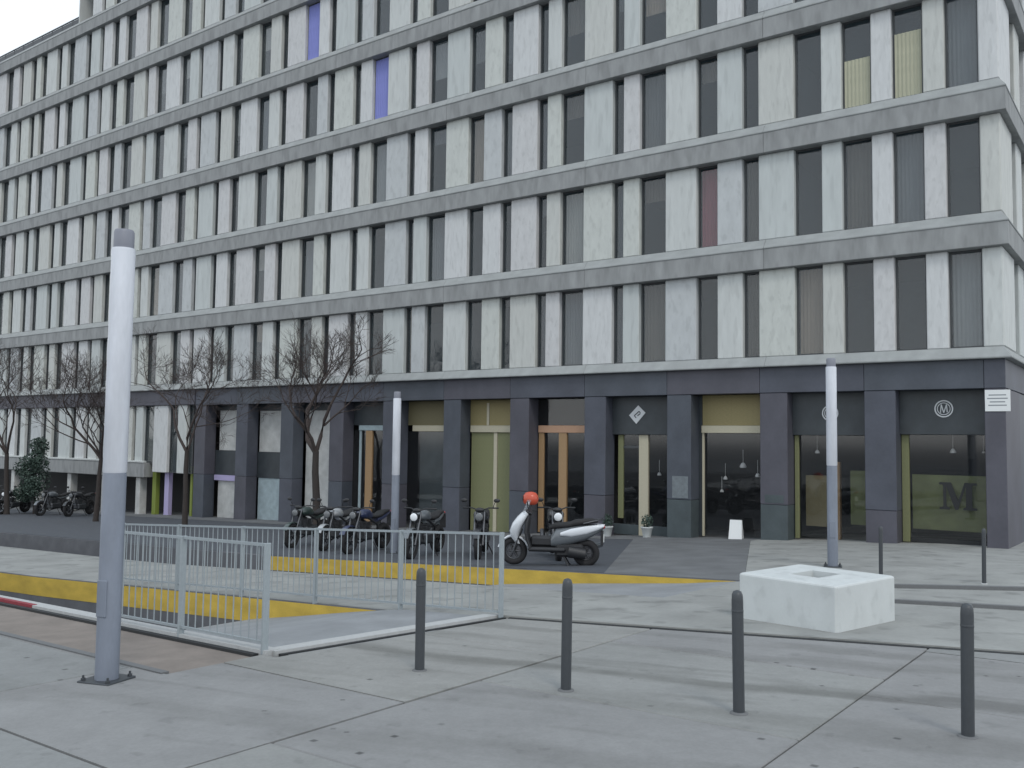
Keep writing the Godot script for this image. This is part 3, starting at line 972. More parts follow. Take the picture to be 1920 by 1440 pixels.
	# the left stretch: a mezzanine of panels over a low dark arcade
	part_box("floor_band", t, M.clad[1], -57, top + 0.02, -0.30, -32.31, L1 - 0.26, 0.06, 0.01)
	for i in range(22, cols.size()):
		var x0: float = cols[i][0]
		var w: float = cols[i][1]
		if x0 < -50.5: continue
		if x0 > -33: continue
		var low := 0.98 if x0 < -35.6 else 0.6
		var pn := mb()
		cbox(pn, x0, low, -0.24, x0 + w, top + 0.018, -0.01, 0.02)
		obj("wide_panel" if w > 0.8 else "narrow_panel", pn, M.panel[(i * 2) % 5], t)
		var g1: float = cols[i - 1][0]
		win(t, x0 + w + 0.002, g1 - 0.002, low, top + 0.018, -0.15, rng, cache)
	part_box("beam", t, M.band, -57, 0.35, -0.45, -35.7, 0.976, 0.10, 0.02)
	part_box("sill_strip", t, M.panel[1], -57, 0.978, -0.02, -35.7, 1.06, 0.13, 0.01)
	for x in [-36.35, -39.1, -42.1, -45.2, -47.6, -50.0]:
		part_box("arcade_column", t, M.pale, x - 0.16, gn(x, 0) - 0.5, -0.4, x + 0.16, 0.346, -0.05, 0.02)
	part_box("arcade_column", t, M.green_strip, -35.65, gn(-35, 0) - 0.4, -0.5, -35.38, 0.9, -0.3, 0.01)
	part_box("arcade_column", t, M.lilac, -34.75, gn(-35, 0) - 0.4, -0.5, -34.45, 0.6, -0.3, 0.01)
	part_box("arcade_column", t, M.green_strip, -33.0, gn(-33, 0) - 0.4, -0.5, -32.85, 0.9, -0.35, 0.01)
	var ab := mb()
	box(ab, -57, -3.0, -2.8, -32.3, 3.4, -2.6)
	obj("inner_wall", ab, M.dark_interior, t)

func lamp_spot(parent: Node, at: Vector3, r: float) -> void:
	# a small pale shade hung in the shop
	var st := mb()
	lathe(st, [[r * 0.95, -r * 0.7], [r, -r * 0.3], [r * 0.5, r * 0.6], [r * 0.15, r * 0.8]], 14, at)
	tube(st, [at + Vector3(0, r * 0.7, 0), at + Vector3(0, r * 0.7 + 0.35, 0)], [0.006, 0.006], 5)
	obj("lamp_shade", st, M.white, parent)

func emblem_ring(parent: Node, at: Vector3) -> void:
	var st := mb()
	torus(st, at, 0.185, 0.016, 0.5, 32, 6)
	torus(st, at, 0.135, 0.009, 0.5, 28, 6)
	for s in [[-0.07, -0.09, -0.05, 0.10], [-0.05, 0.10, 0.0, -0.09], [0.0, -0.09, 0.06, 0.10], [0.06, 0.10, 0.075, -0.08]]:
		tube(st, [at + Vector3(s[0], s[1], 0.002), at + Vector3(s[2], s[3], 0.002)], [0.012, 0.012], 5)
	obj("emblem", st, M.emblem, parent)

func emblem_diamond(parent: Node, at: Vector3) -> void:
	var st := mb()
	var v := []
	var o := 0.26
	for q in [[-o, -0.02], [-0.03, -o], [o, 0.05], [0.03, o]]: v.append(Vector3(q[0], q[1], 0))
	var w := []
	for p in v: w.append(at + p)
	for p in v: w.append(at + p + Vector3(0, 0, 0.012))
	quad(st, w[4], w[5], w[6], w[7])
	for i in 4:
		var j := (i + 1) % 4
		quad(st, w[i], w[j], w[j + 4], w[i + 4])
	obj("emblem", st, M.emblem, parent)
	var d := mb()
	for s in [[-0.09, -0.03, 0.06, 0.09], [-0.09, -0.03, -0.03, -0.09], [0.01, -0.03, 0.10, 0.03], [0.06, 0.09, 0.10, 0.05]]:
		tube(d, [at + Vector3(s[0], s[1], 0.014), at + Vector3(s[2], s[3], 0.014)], [0.014, 0.014], 5)
	obj("emblem_mark", d, M.sign, parent)

# ---------------------------------------------------------------- street furniture
func light_pole(at: Vector3, label: String, tall := 3.62, cut := 1.74) -> void:
	var t := thing("light_pole", label, "light pole", at, 0.3, "white topped light poles")
	var a := mb()
	lathe(a, [[0.088, -0.1], [0.088, cut - 0.015], [0.084, cut]], 24)
	obj("lower_shaft", a, M.pole_grey, t)
	var b := mb()
	lathe(b, [[0.080, cut - 0.005], [0.090, cut + 0.01], [0.090, tall - 0.165], [0.086, tall - 0.15]], 24)
	obj("light_tube", b, M.pole_white, t)
	var c := mb()
	lathe(c, [[0.076, tall - 0.155], [0.078, tall - 0.145], [0.078, tall - 0.02], [0.070, tall]], 24)
	obj("cap", c, M.pole_cap, t)
	var d := mb()
	cbox(d, -0.15, -0.05, -0.15, 0.15, 0.015, 0.15, 0.004)
	obj("base_plate", d, M.steel_dark, t)
	for s in [[-1, -1], [1, -1], [-1, 1], [1, 1]]:
		var n := mb()
		lathe(n, [[0.018, 0.01], [0.018, 0.034], [0.009, 0.036], [0.009, 0.055]], 6, Vector3(0.118 * s[0], 0, 0.118 * s[1]), false)
		obj("bolt", n, M.steel_dark, t)
	var h := mb()
	cbox(h, -0.045, 0.5, 0.078, 0.045, 0.78, 0.094, 0.004)
	obj("hatch", h, M.pole_grey, t)

func bollard(called: String, x: float, z: float, h: float, r: float, label: String, group: String, g: float) -> void:
	var t := thing(called, label, "bollard", Vector3(x, g, z), 0.0, group)
	t.rotation.z = [0.012, -0.008, 0.004, -0.01][int(absf(x * 10)) % 4]
	var a := mb()
	lathe(a, [[r, -0.12], [r, h - 0.07], [r * 0.93, h - 0.03], [r * 0.7, h - 0.008], [r * 0.2, h]], 18)
	obj("shaft", a, M.steel_dark, t)
	var b := mb()
	lathe(b, [[r * 1.55, -0.05], [r * 1.55, 0.008], [r * 1.3, 0.012], [r * 1.02, 0.014]], 18)
	obj("base_ring", b, M.kerb if r < 0.04 else M.dark_kerb, t)
	var c := mb()
	lathe(c, [[r * 1.006, h - 0.15], [r * 1.03, h - 0.148], [r * 1.03, h - 0.135], [r * 1.006, h - 0.133]], 18)
	obj("collar", c, M.steel_dark, t)

func railing(x0: float, x1: float, z: float, h: Callable, label: String) -> void:
	var t := thing("railing", label, "railing", Vector3.ZERO, 0.0, "railings beside the ramps")
	var n := int(absf(x1 - x0) / 0.112)
	var Hh := 0.98
	var posts := int(ceil(absf(x1 - x0) / 1.9))
	for i in posts + 1:
		var x := lerpf(x0, x1, float(i) / posts)
		var g: float = h.call(x, z)
		var w := 0.032 if i > 0 else 0.034
		part_box("post", t, M.steel, x - 0.014, g - 0.06, z - w, x + 0.014, g + Hh, z + w, 0.004)
	for yy in [[Hh - 0.03, Hh - 0.004], [0.09, 0.112]]:
		var st := mb()
		var v := []
		for e in [[min(x0, x1), z + 0.014], [max(x0, x1), z + 0.014], [max(x0, x1), z - 0.014], [min(x0, x1), z - 0.014]]: v.append(Vector3(e[0], h.call(e[0], z) + yy[0], e[1]))
		for e in [[min(x0, x1), z + 0.014], [max(x0, x1), z + 0.014], [max(x0, x1), z - 0.014], [min(x0, x1), z - 0.014]]: v.append(Vector3(e[0], h.call(e[0], z) + yy[1], e[1]))
		hexa(st, v)
		obj("top_rail" if yy[0] > 0.5 else "bottom_rail", st, M.steel, t)
	var bar := mb()
	lathe(bar, [[0.0065, 0.10], [0.0065, Hh - 0.02]], 8)
	var bm := done(bar)
	for i in range(1, n):
		var x := lerpf(x0, x1, float(i) / n)
		var o := obj("bar", bm, M.steel, t)
		o.position = Vector3(x, h.call(x, z), z)

func furniture() -> void:
	light_pole(Vector3(-6.78, gs(-6.78, 18.25), 18.25), "tall white and blue-grey light pole standing nearest, at the left of the plaza", 3.55, 1.61)
	light_pole(Vector3(-14.22, gn(-14.22, 7.2), 7.2), "distant slim white and grey light pole among the parked motorcycles")
	light_pole(Vector3(-4.87, gn(-4.87, 6.1), 6.1), "white and grey light pole behind the pale concrete block")
	var g := "dark bollards in a row across the plaza"
	bollard("bollard", -5.09, 16.50, 0.84, 0.040, "dark grey bollard in the plaza row, closest to the ramp railings", g, gs(-5.09, 16.5))
	bollard("bollard", -3.78, 16.31, 0.84, 0.040, "dark grey bollard standing in line below the white scooter", g, gs(-3.78, 16.31))
	bollard("bollard", -2.49, 16.11, 0.84, 0.040, "dark grey bollard in front of the left edge of the concrete block", g, gs(-2.49, 16.11))
	bollard("bollard", -1.12, 15.74, 0.84, 0.040, "nearest and largest dark grey bollard, at the right of the plaza row", g, gs(-1.12, 15.74))
	bollard("slim_bollard", -3.77, 7.31, 0.80, 0.030, "slim dark post behind the concrete block, near the right light pole", "slim posts before the shops", gs(-3.77, 7.31))
	bollard("slim_bollard", -2.37, 7.05, 0.82, 0.030, "slim dark post before the corner pillar with the white plate", "slim posts before the shops", gs(-2.37, 7.05))
	railing(-6.62, -9.15, 16.86, gs, "pale metal bar railing on the near ramp kerb, beside the tall pole")
	railing(-6.13, -13.75, 14.0, gn, "long pale metal bar railing on the island, before the motorcycles")
	# concrete block with a shallow hole in its top
	var t := thing("concrete_block", "low pale concrete block with a shallow hole in its top", "block", Vector3(-2.88, gs(-2.88, 12.55), 12.55), -0.225)
	obj("body", hollow_block(-1.21, 0.0, -1.26, 0.0, 0.475, -0.80, -0.44, -0.88, -0.40, 0.13, 0.022), M.block, t)
	var gr := mb()
	for k in 5: box(gr, -0.80, 0.365, -0.86 + 0.095 * k, -0.44, 0.38, -0.83 + 0.095 * k)
	obj("grating", gr, M.steel_dark, t)
	# small things at the shop doors
	var ab := thing("pavement_sign", "small white folding sign on the floor before the dark glass shop", "sign", Vector3(-9.2, gn(-9.2, -0.15), -0.15), 0.2)
	for s in [-1, 1]:
		var b := mb()
		hexa(b, [Vector3(-0.17, 0, 0.13 * s + 0.012), Vector3(0.17, 0, 0.13 * s + 0.012), Vector3(0.17, 0, 0.13 * s - 0.012), Vector3(-0.17, 0, 0.13 * s - 0.012),
			Vector3(-0.15, 0.48, 0.02 * s + 0.012), Vector3(0.15, 0.48, 0.02 * s + 0.012), Vector3(0.15, 0.48, 0.02 * s - 0.012), Vector3(-0.15, 0.48, 0.02 * s - 0.012)])
		obj("board", b, M.white, ab)
	var hg := mb()
	tube(hg, [Vector3(-0.15, 0.482, 0), Vector3(0.15, 0.482, 0)], [0.012, 0.012], 6)
	obj("hinge", hg, M.steel_dark, ab)
	for q in [[-12.85, "small grey pot with a shrub, left of the cream door post"], [-11.62, "small grey pot with a shrub, right of the cream door post"]]:
		var p := thing("plant_pot", q[1], "plant pot", Vector3(q[0], gn(q[0], 0.1), 0.12), 0.0, "pots at the shop door")
		var pt := mb()
		lathe(pt, [[0.10, -0.01], [0.15, 0.24], [0.165, 0.25], [0.165, 0.28], [0.13, 0.28], [0.12, 0.2]], 16)
		obj("pot", pt, M.block, p)
		obj("foliage", leaves(Vector3(0, 0.42, 0), Vector3(0.17, 0.2, 0.17), 220, 0.035, 3 + int(q[0])), M.leaf, p)

func hollow_block(x0: float, x1: float, z0: float, z1: float, h: float, hx0: float, hx1: float, hz0: float, hz1: float, deep: float, c: float) -> SurfaceTool:
	# a block with rounded edges and a rectangular hole sunk into its top
	var st := mb()
	st.set_smooth_group(0)
	var ring := func(a0: float, a1: float, b0: float, b1: float, y: float) -> Array:
		return [Vector3(a0, y, b1), Vector3(a1, y, b1), Vector3(a1, y, b0), Vector3(a0, y, b0)]
	var lv := []
	# outer shell, with its upright edges cut off at the corners
	var oct := func(d: float, y: float) -> Array:
		var k := c * 1.2
		return [Vector3(x0 + d + k, y, z1 - d), Vector3(x1 - d - k, y, z1 - d), Vector3(x1 - d, y, z1 - d - k), Vector3(x1 - d, y, z0 + d + k),
			Vector3(x1 - d - k, y, z0 + d), Vector3(x0 + d + k, y, z0 + d), Vector3(x0 + d, y, z0 + d + k), Vector3(x0 + d, y, z1 - d - k)]
	lv = [oct.call(0.0, -0.05), oct.call(0.0, h - c), oct.call(c * 0.3, h - c * 0.3), oct.call(c, h)]
	for i in 3:
		st.set_smooth_group(FLAT)
		for k in 8:
			var k2 := (k + 1) % 8
			quad(st, lv[i][k], lv[i][k2], lv[i + 1][k2], lv[i + 1][k])
	var o: Array = lv[3]
	var n: Array = ring.call(hx0, hx1, hz0, hz1, h)
	quad(st, o[0], o[1], n[1], n[0])
	tri(st, o[1], o[2], n[1])
	quad(st, o[2], o[3], n[2], n[1])
	tri(st, o[3], o[4], n[2])
	quad(st, o[4], o[5], n[3], n[2])
	tri(st, o[5], o[6], n[3])
	quad(st, o[6], o[7], n[0], n[3])
	tri(st, o[7], o[0], n[0])
	var f: Array = ring.call(hx0, hx1, hz0, hz1, h - deep)
	for k in 4:
		var k2 := (k + 1) % 4
		quad(st, n[k], n[k2], f[k2], f[k])
	quad(st, f[0], f[1], f[2], f[3])
	return st

func leaves(c: Vector3, r: Vector3, n: int, size: float, seed_: int) -> SurfaceTool:
	var rng := RandomNumberGenerator.new()
	rng.seed = seed_
	var st := mb()
	for i in n:
		var d := Vector3(rng.randfn(), rng.randfn(), rng.randfn()).normalized() * pow(rng.randf(), 0.45)
		var p := c + d * r
		var a := Vector3(rng.randfn(), rng.randfn(), rng.randfn()).normalized()
		var b := a.cross(Vector3(rng.randfn(), rng.randfn(), rng.randfn())).normalized()
		var s := size * rng.randf_range(0.6, 1.4)
		quad(st, p - a * s, p + b * s * 0.45, p + a * s, p - b * s * 0.45)
	return st

# ---------------------------------------------------------------- trees
func grow(st: SurfaceTool, rng: RandomNumberGenerator, p: Vector3, d: Vector3, length: float, r: float, depth: int) -> void:
	var pts := [p]
	var radii := [r]
	var q := p
	var dir := d
	var segs := 3 if depth > 1 else 2
	for i in segs:
		dir = (dir + Vector3(rng.randfn(), rng.randfn() * 0.6 + 0.12, rng.randfn()) * 0.16).normalized()
		q += dir * length / segs
		pts.append(q)
		radii.append(lerpf(r, r * 0.66, float(i + 1) / segs))
	tube(st, pts, radii, 6 if depth > 2 else (4 if depth > 0 else 3), false)
	if depth == 0: return
	var n := 2 + (1 if rng.randf() < 0.75 else 0) + (1 if depth <= 2 else 0)
	for i in n:
		var along := 1.0 if i == 0 else rng.randf_range(0.35, 1.0)
		var at: Vector3 = pts[0].lerp(pts[-1], along)
		if i == 0: at = pts[-1]
		else: at = pts[1].lerp(pts[-1], rng.randf()) if segs > 1 else at
		var side := Vector3(rng.randfn(), rng.randfn() * 0.5, rng.randfn()).normalized()
		var nd := (dir + side * (0.45 if i == 0 else 0.85) + Vector3.UP * 0.16).normalized()
		grow(st, rng, at, nd, length * rng.randf_range(0.62, 0.82), maxf(0.0045, radii[-1] * (0.95 if i == 0 else 0.75)), depth - 1)

func tree(at: Vector3, label: String, h: float, r: float, seed_: int, forks: Array) -> void:
	var t := thing("bare_tree", label, "tree", at, 0.0, "bare street trees before the building")
	var rng := RandomNumberGenerator.new()
	rng.seed = seed_
	var tr := mb()
	var top := Vector3(rng.randf_range(-0.1, 0.1), h * 0.31, rng.randf_range(-0.1, 0.1))
	tube(tr, [Vector3(0, -0.2, 0), Vector3(0.02, 0.12, 0), top * 0.4 + Vector3(0.06, 0, 0.03), top * 0.75 + Vector3(-0.03, 0, 0), top], [r * 1.7, r * 1.15, r, r * 0.9, r * 0.82], 10)
	obj("trunk", tr, M.bark, t)
	var cr := mb()
	for f in forks:
		grow(cr, rng, top - Vector3(0, 0.05, 0), Vector3(f[0], f[1], f[2]).normalized(), h * f[3], r * f[4], 6)
	obj("crown", cr, M.twig, t)

func trees() -> void:
	var f := [[-0.55, 1.0, 0.2, 0.2, 0.72], [0.5, 1.0, -0.1, 0.2, 0.6], [0.05, 1.0, 0.35, 0.18, 0.5]]
	tree(Vector3(-21.30, gn(-21.3, 3.2), 3.2), "slim bare tree with a forked trunk in front of the pale shop panel", 8.0, 0.115, 71, f)
	tree(Vector3(-26.88, gn(-26.88, 4.0), 4.0), "slim bare tree left of the dark pillars, right of the tall pole", 8.2, 0.085, 72, [[-0.4, 1.0, 0.1, 0.2, 0.6], [0.45, 1.0, 0.2, 0.19, 0.6], [0.1, 1.0, -0.4, 0.18, 0.5]])
	tree(Vector3(-32.42, gn(-32.42, 4.0), 4.0), "slim bare tree just left of the tall light pole", 7.6, 0.085, 73, f)
	tree(Vector3(-40.4, gn(-40.4, 3.5), 3.5), "bare tree at the far left edge of the street", 8.4, 0.10, 74, [[0.5, 1.0, 0.1, 0.2, 0.6], [-0.4, 1.0, 0.2, 0.2, 0.6], [0.1, 1.0, 0.3, 0.2, 0.5]])
	var s := thing("evergreen_shrub", "dusky green shrub at the far left before the arcade", "shrub", Vector3(-39.9, gn(-39.9, 2.6), 2.6))
	var fl := leaves(Vector3(0, 1.5, 0), Vector3(0.6, 1.0, 0.6), 1300, 0.06, 9)
	for q in [[0.35, 2.3, 0.1, 0.45, 10], [-0.4, 2.0, 0.2, 0.5, 11], [0.05, 2.9, -0.1, 0.4, 12], [0.5, 1.2, 0.3, 0.4, 13], [-0.3, 0.9, 0.3, 0.42, 14]]:
		fl.append_from(done(leaves(Vector3(q[0], q[1], q[2]), Vector3(q[3], q[3] * 1.1, q[3]), 700, 0.06, q[4])), 0, Transform3D.IDENTITY)
	obj("foliage", fl, M.leaf, s)
	var st := mb()
	tube(st, [Vector3(0, -0.1, 0), Vector3(0.03, 0.8, 0), Vector3(0, 1.9, 0)], [0.05, 0.04, 0.02], 7)
	obj("stem", st, M.bark, s)

# ---------------------------------------------------------------- two-wheelers: forward is +x, up y, across z
func wheel(parent: Node, c: Vector3, R: float, w: float, spokes: int) -> void:
	var n := node("wheel", parent)
	n.position = c
	var ty := mb()
	torus(ty, Vector3.ZERO, R - w * 0.5, w * 0.5, 1.05, 30, 10)
	obj("tyre", ty, M.tyre, n)
	var rim := mb()
	torus(rim, Vector3.ZERO, R - w * 0.98, 0.016, 1.8, 28, 6)
	for k in spokes:
		var a := TAU * k / spokes
		tube(rim, [Vector3(0, 0, 0), Vector3(cos(a), sin(a), 0) * (R - w * 0.95)], [0.02, 0.013], 6)
	tube(rim, [Vector3(0, 0, -0.07), Vector3(0, 0, 0.07)], [0.035, 0.035], 12)
	obj("rim", rim, M.alloy, n)
	var br := mb()
	tube(br, [Vector3(0, 0, 0.045), Vector3(0, 0, 0.05)], [R * 0.48, R * 0.48], 20)
	obj("brake_disc", br, M.chrome, n)

func loft_x(called: String, parent: Node, m: Material, secs: Array, p := 2.6) -> void:
	# secs: [x, y centre, half height, half width]
	var st := mb()
	var rings := []
	for s in secs:
		rings.append(oval(Vector3(s[0], s[1], 0), Vector3(0, s[2], 0), Vector3(0, 0, s[3]), 18, p))
	ring_loft(st, rings)
	obj(called, st, m, parent)

func mirrors(t: Node, base: Vector3, up: float, out: float, m: Material) -> void:
	for s in [-1, 1]:
		var st := mb()
		var b := Vector3(base.x, base.y, base.z * s)
		var e := b + Vector3(0.03, up, out * s)
		tube(st, [b, b.lerp(e, 0.5) + Vector3(0.02, 0.02, 0), e], [0.008, 0.007, 0.007], 6)
		ellipsoid(st, e + Vector3(-0.005, 0.02, 0.02 * s), Vector3(0.022, 0.042, 0.068), 8)
		var o := obj("mirror", st, m, t)
		var g := mb()
		ellipsoid(g, e + Vector3(-0.021, 0.02, 0.02 * s), Vector3(0.009, 0.034, 0.058), 6)
		obj("mirror_glass", g, M.lens, o)

func scooter(at: Vector3, turn: float, label: String, body: Material, side: Material) -> Node3D:
	var t := thing("scooter", label, "scooter", at, turn)
	wheel(t, Vector3(0.68, 0.255, 0), 0.255, 0.115, 6)
	wheel(t, Vector3(-0.66, 0.25, 0), 0.25, 0.13, 6)
	# front mudguard
	var mg := mb()
	var rings := []
	for k in 9:
		var a := lerpf(0.25, 2.75, k / 8.0)
		var c := Vector3(0.68 + cos(a) * 0.285, 0.255 + sin(a) * 0.285, 0)
		var o := Vector3(cos(a), sin(a), 0)
		rings.append(oval(c, o * 0.022, Vector3(0, 0, 0.075), 12, 3.5))
	ring_loft(mg, rings)
	obj("mudguard", mg, body, t)
	var fk := mb()
	for s in [-1, 1]:
		tube(fk, [Vector3(0.68, 0.255, 0.085 * s), Vector3(0.60, 0.50, 0.085 * s), Vector3(0.54, 0.66, 0.05 * s)], [0.022, 0.024, 0.024], 8)
	obj("fork", fk, M.alloy, t)
	# front shield: a broad cowl that leans back, narrow at the nose
	var sh := mb()
	rings = []
	for q in [[0.60, 0.40, 0.075, 0.05], [0.66, 0.50, 0.13, 0.075], [0.66, 0.62, 0.19, 0.095], [0.60, 0.76, 0.225, 0.10], [0.52, 0.88, 0.215, 0.09], [0.46, 0.96, 0.17, 0.07], [0.43, 1.0, 0.10, 0.04]]:
		rings.append(oval(Vector3(q[0], q[1], 0), Vector3(q[3], q[3] * 0.25, 0), Vector3(0, 0, -q[2]), 18, 2.8))
	ring_loft(sh, rings)
	obj("front_shield", sh, body, t)
	var ls := mb()
	rings = []
	for q in [[0.34, 0.30, 0.20, 0.03], [0.40, 0.45, 0.21, 0.035], [0.44, 0.62, 0.205, 0.04], [0.42, 0.80, 0.19, 0.04], [0.39, 0.92, 0.15, 0.03]]:
		rings.append(oval(Vector3(q[0], q[1], 0), Vector3(q[3], 0, 0), Vector3(0, 0, -q[2]), 18, 3.5))
	ring_loft(ls, rings)
	obj("leg_shield", ls, M.plastic, t)
	var hl := mb()
	ellipsoid(hl, Vector3(0.675, 0.70, 0), Vector3(0.05, 0.065, 0.13), 10)
	obj("headlight", hl, M.lens, t)
	for s in [-1, 1]:
		var ind := mb()
		ellipsoid(ind, Vector3(0.60, 0.83, 0.165 * s), Vector3(0.03, 0.025, 0.05), 8)
		obj("indicator", ind, M.lens, t)
	var ws := mb()
	rings = []
	for q in [[0.50, 0.93, 0.17], [0.44, 1.08, 0.165], [0.40, 1.20, 0.12]]:
		rings.append(oval(Vector3(q[0], q[1], 0), Vector3(0.035, 0.01, 0), Vector3(0, 0, -q[2]), 16, 2.0))
	ring_loft(ws, rings, false)
	obj("windscreen", ws, M.screen, t)
	var hb := mb()
	tube(hb, [Vector3(0.30, 0.98, -0.36), Vector3(0.36, 0.99, -0.2), Vector3(0.42, 0.97, 0), Vector3(0.36, 0.99, 0.2), Vector3(0.30, 0.98, 0.36)], [0.017, 0.016, 0.02, 0.016, 0.017], 8)
	ellipsoid(hb, Vector3(0.42, 0.97, 0), Vector3(0.09, 0.055, 0.14), 8)
	obj("handlebar", hb, M.plastic, t)
	mirrors(t, Vector3(0.36, 0.99, 0.22), 0.15, 0.10, M.plastic)
	var fb := mb()
	cbox(fb, -0.30, 0.27, -0.20, 0.40, 0.35, 0.20, 0.03)
	cbox(fb, -0.28, 0.345, -0.085, 0.38, 0.55, 0.085, 0.05)
	obj("floorboard", fb, M.plastic, t)
	loft_x("rear_body", t, M.paint.grey, [[-0.02, 0.46, 0.10, 0.12], [-0.12, 0.53, 0.19, 0.17], [-0.38, 0.58, 0.18, 0.185], [-0.65, 0.63, 0.15, 0.17], [-0.86, 0.69, 0.09, 0.12], [-0.97, 0.72, 0.04, 0.06]])
	for s in [-1, 1]:
		var sp := mb()
		rings = []
		for q in [[-0.20, 0.60, 0.03], [-0.40, 0.63, 0.075], [-0.66, 0.68, 0.075], [-0.88, 0.73, 0.05], [-1.0, 0.76, 0.015]]:
			rings.append(oval(Vector3(q[0], q[1], (0.178 - maxf(0.0, -q[0] - 0.5) * 0.16) * s), Vector3(0, q[2], 0), Vector3(0, 0, 0.025), 12, 2.2))
		ring_loft(sp, rings)
		obj("side_panel", sp, side, t)
	loft_x("seat", t, M.seat, [[0.02, 0.70, 0.03, 0.09], [-0.08, 0.735, 0.055, 0.14], [-0.36, 0.765, 0.05, 0.165], [-0.46, 0.80, 0.06, 0.16], [-0.74, 0.84, 0.05, 0.14], [-0.88, 0.84, 0.025, 0.08]], 3.0)
	var gr := mb()
	tube(gr, [Vector3(-0.62, 0.80, -0.17), Vector3(-0.86, 0.86, -0.16), Vector3(-0.96, 0.87, 0), Vector3(-0.86, 0.86, 0.16), Vector3(-0.62, 0.80, 0.17)], [0.014, 0.014, 0.014, 0.014, 0.014], 8)
	obj("grab_rail", gr, M.alloy, t)
	var tl := mb()
	ellipsoid(tl, Vector3(-0.985, 0.735, 0), Vector3(0.03, 0.035, 0.09), 8)
	obj("tail_light", tl, M.tail, t)
	var en := mb()
	cbox(en, -0.62, 0.18, -0.15, -0.10, 0.42, 0.11, 0.04)
	tube(en, [Vector3(-0.66, 0.25, -0.13), Vector3(-0.35, 0.28, -0.14)], [0.10, 0.11], 14)
	obj("engine", en, M.plastic, t)
	var ex := mb()
	tube(ex, [Vector3(-0.2, 0.22, 0.13), Vector3(-0.42, 0.24, 0.17), Vector3(-0.50, 0.27, 0.18), Vector3(-0.95, 0.40, 0.19)], [0.02, 0.03, 0.055, 0.05], 12)
	obj("exhaust", ex, M.paint.grey, t)
	var rm := mb()
	cbox(rm, -0.98, 0.40, -0.08, -0.93, 0.66, 0.08, 0.01)
	obj("rear_mudguard", rm, M.plastic, t)
	var np := mb()
	cbox(np, -0.993, 0.46, -0.07, -0.981, 0.60, 0.07, 0.002)
	obj("number_plate", np, M.white, t)
	var sd := mb()
	for s in [-1, 1]:
		tube(sd, [Vector3(-0.24, 0.22, 0.09 * s), Vector3(-0.36, 0.0, 0.17 * s)], [0.014, 0.014], 6)
	obj("stand", sd, M.plastic, t)
	return t

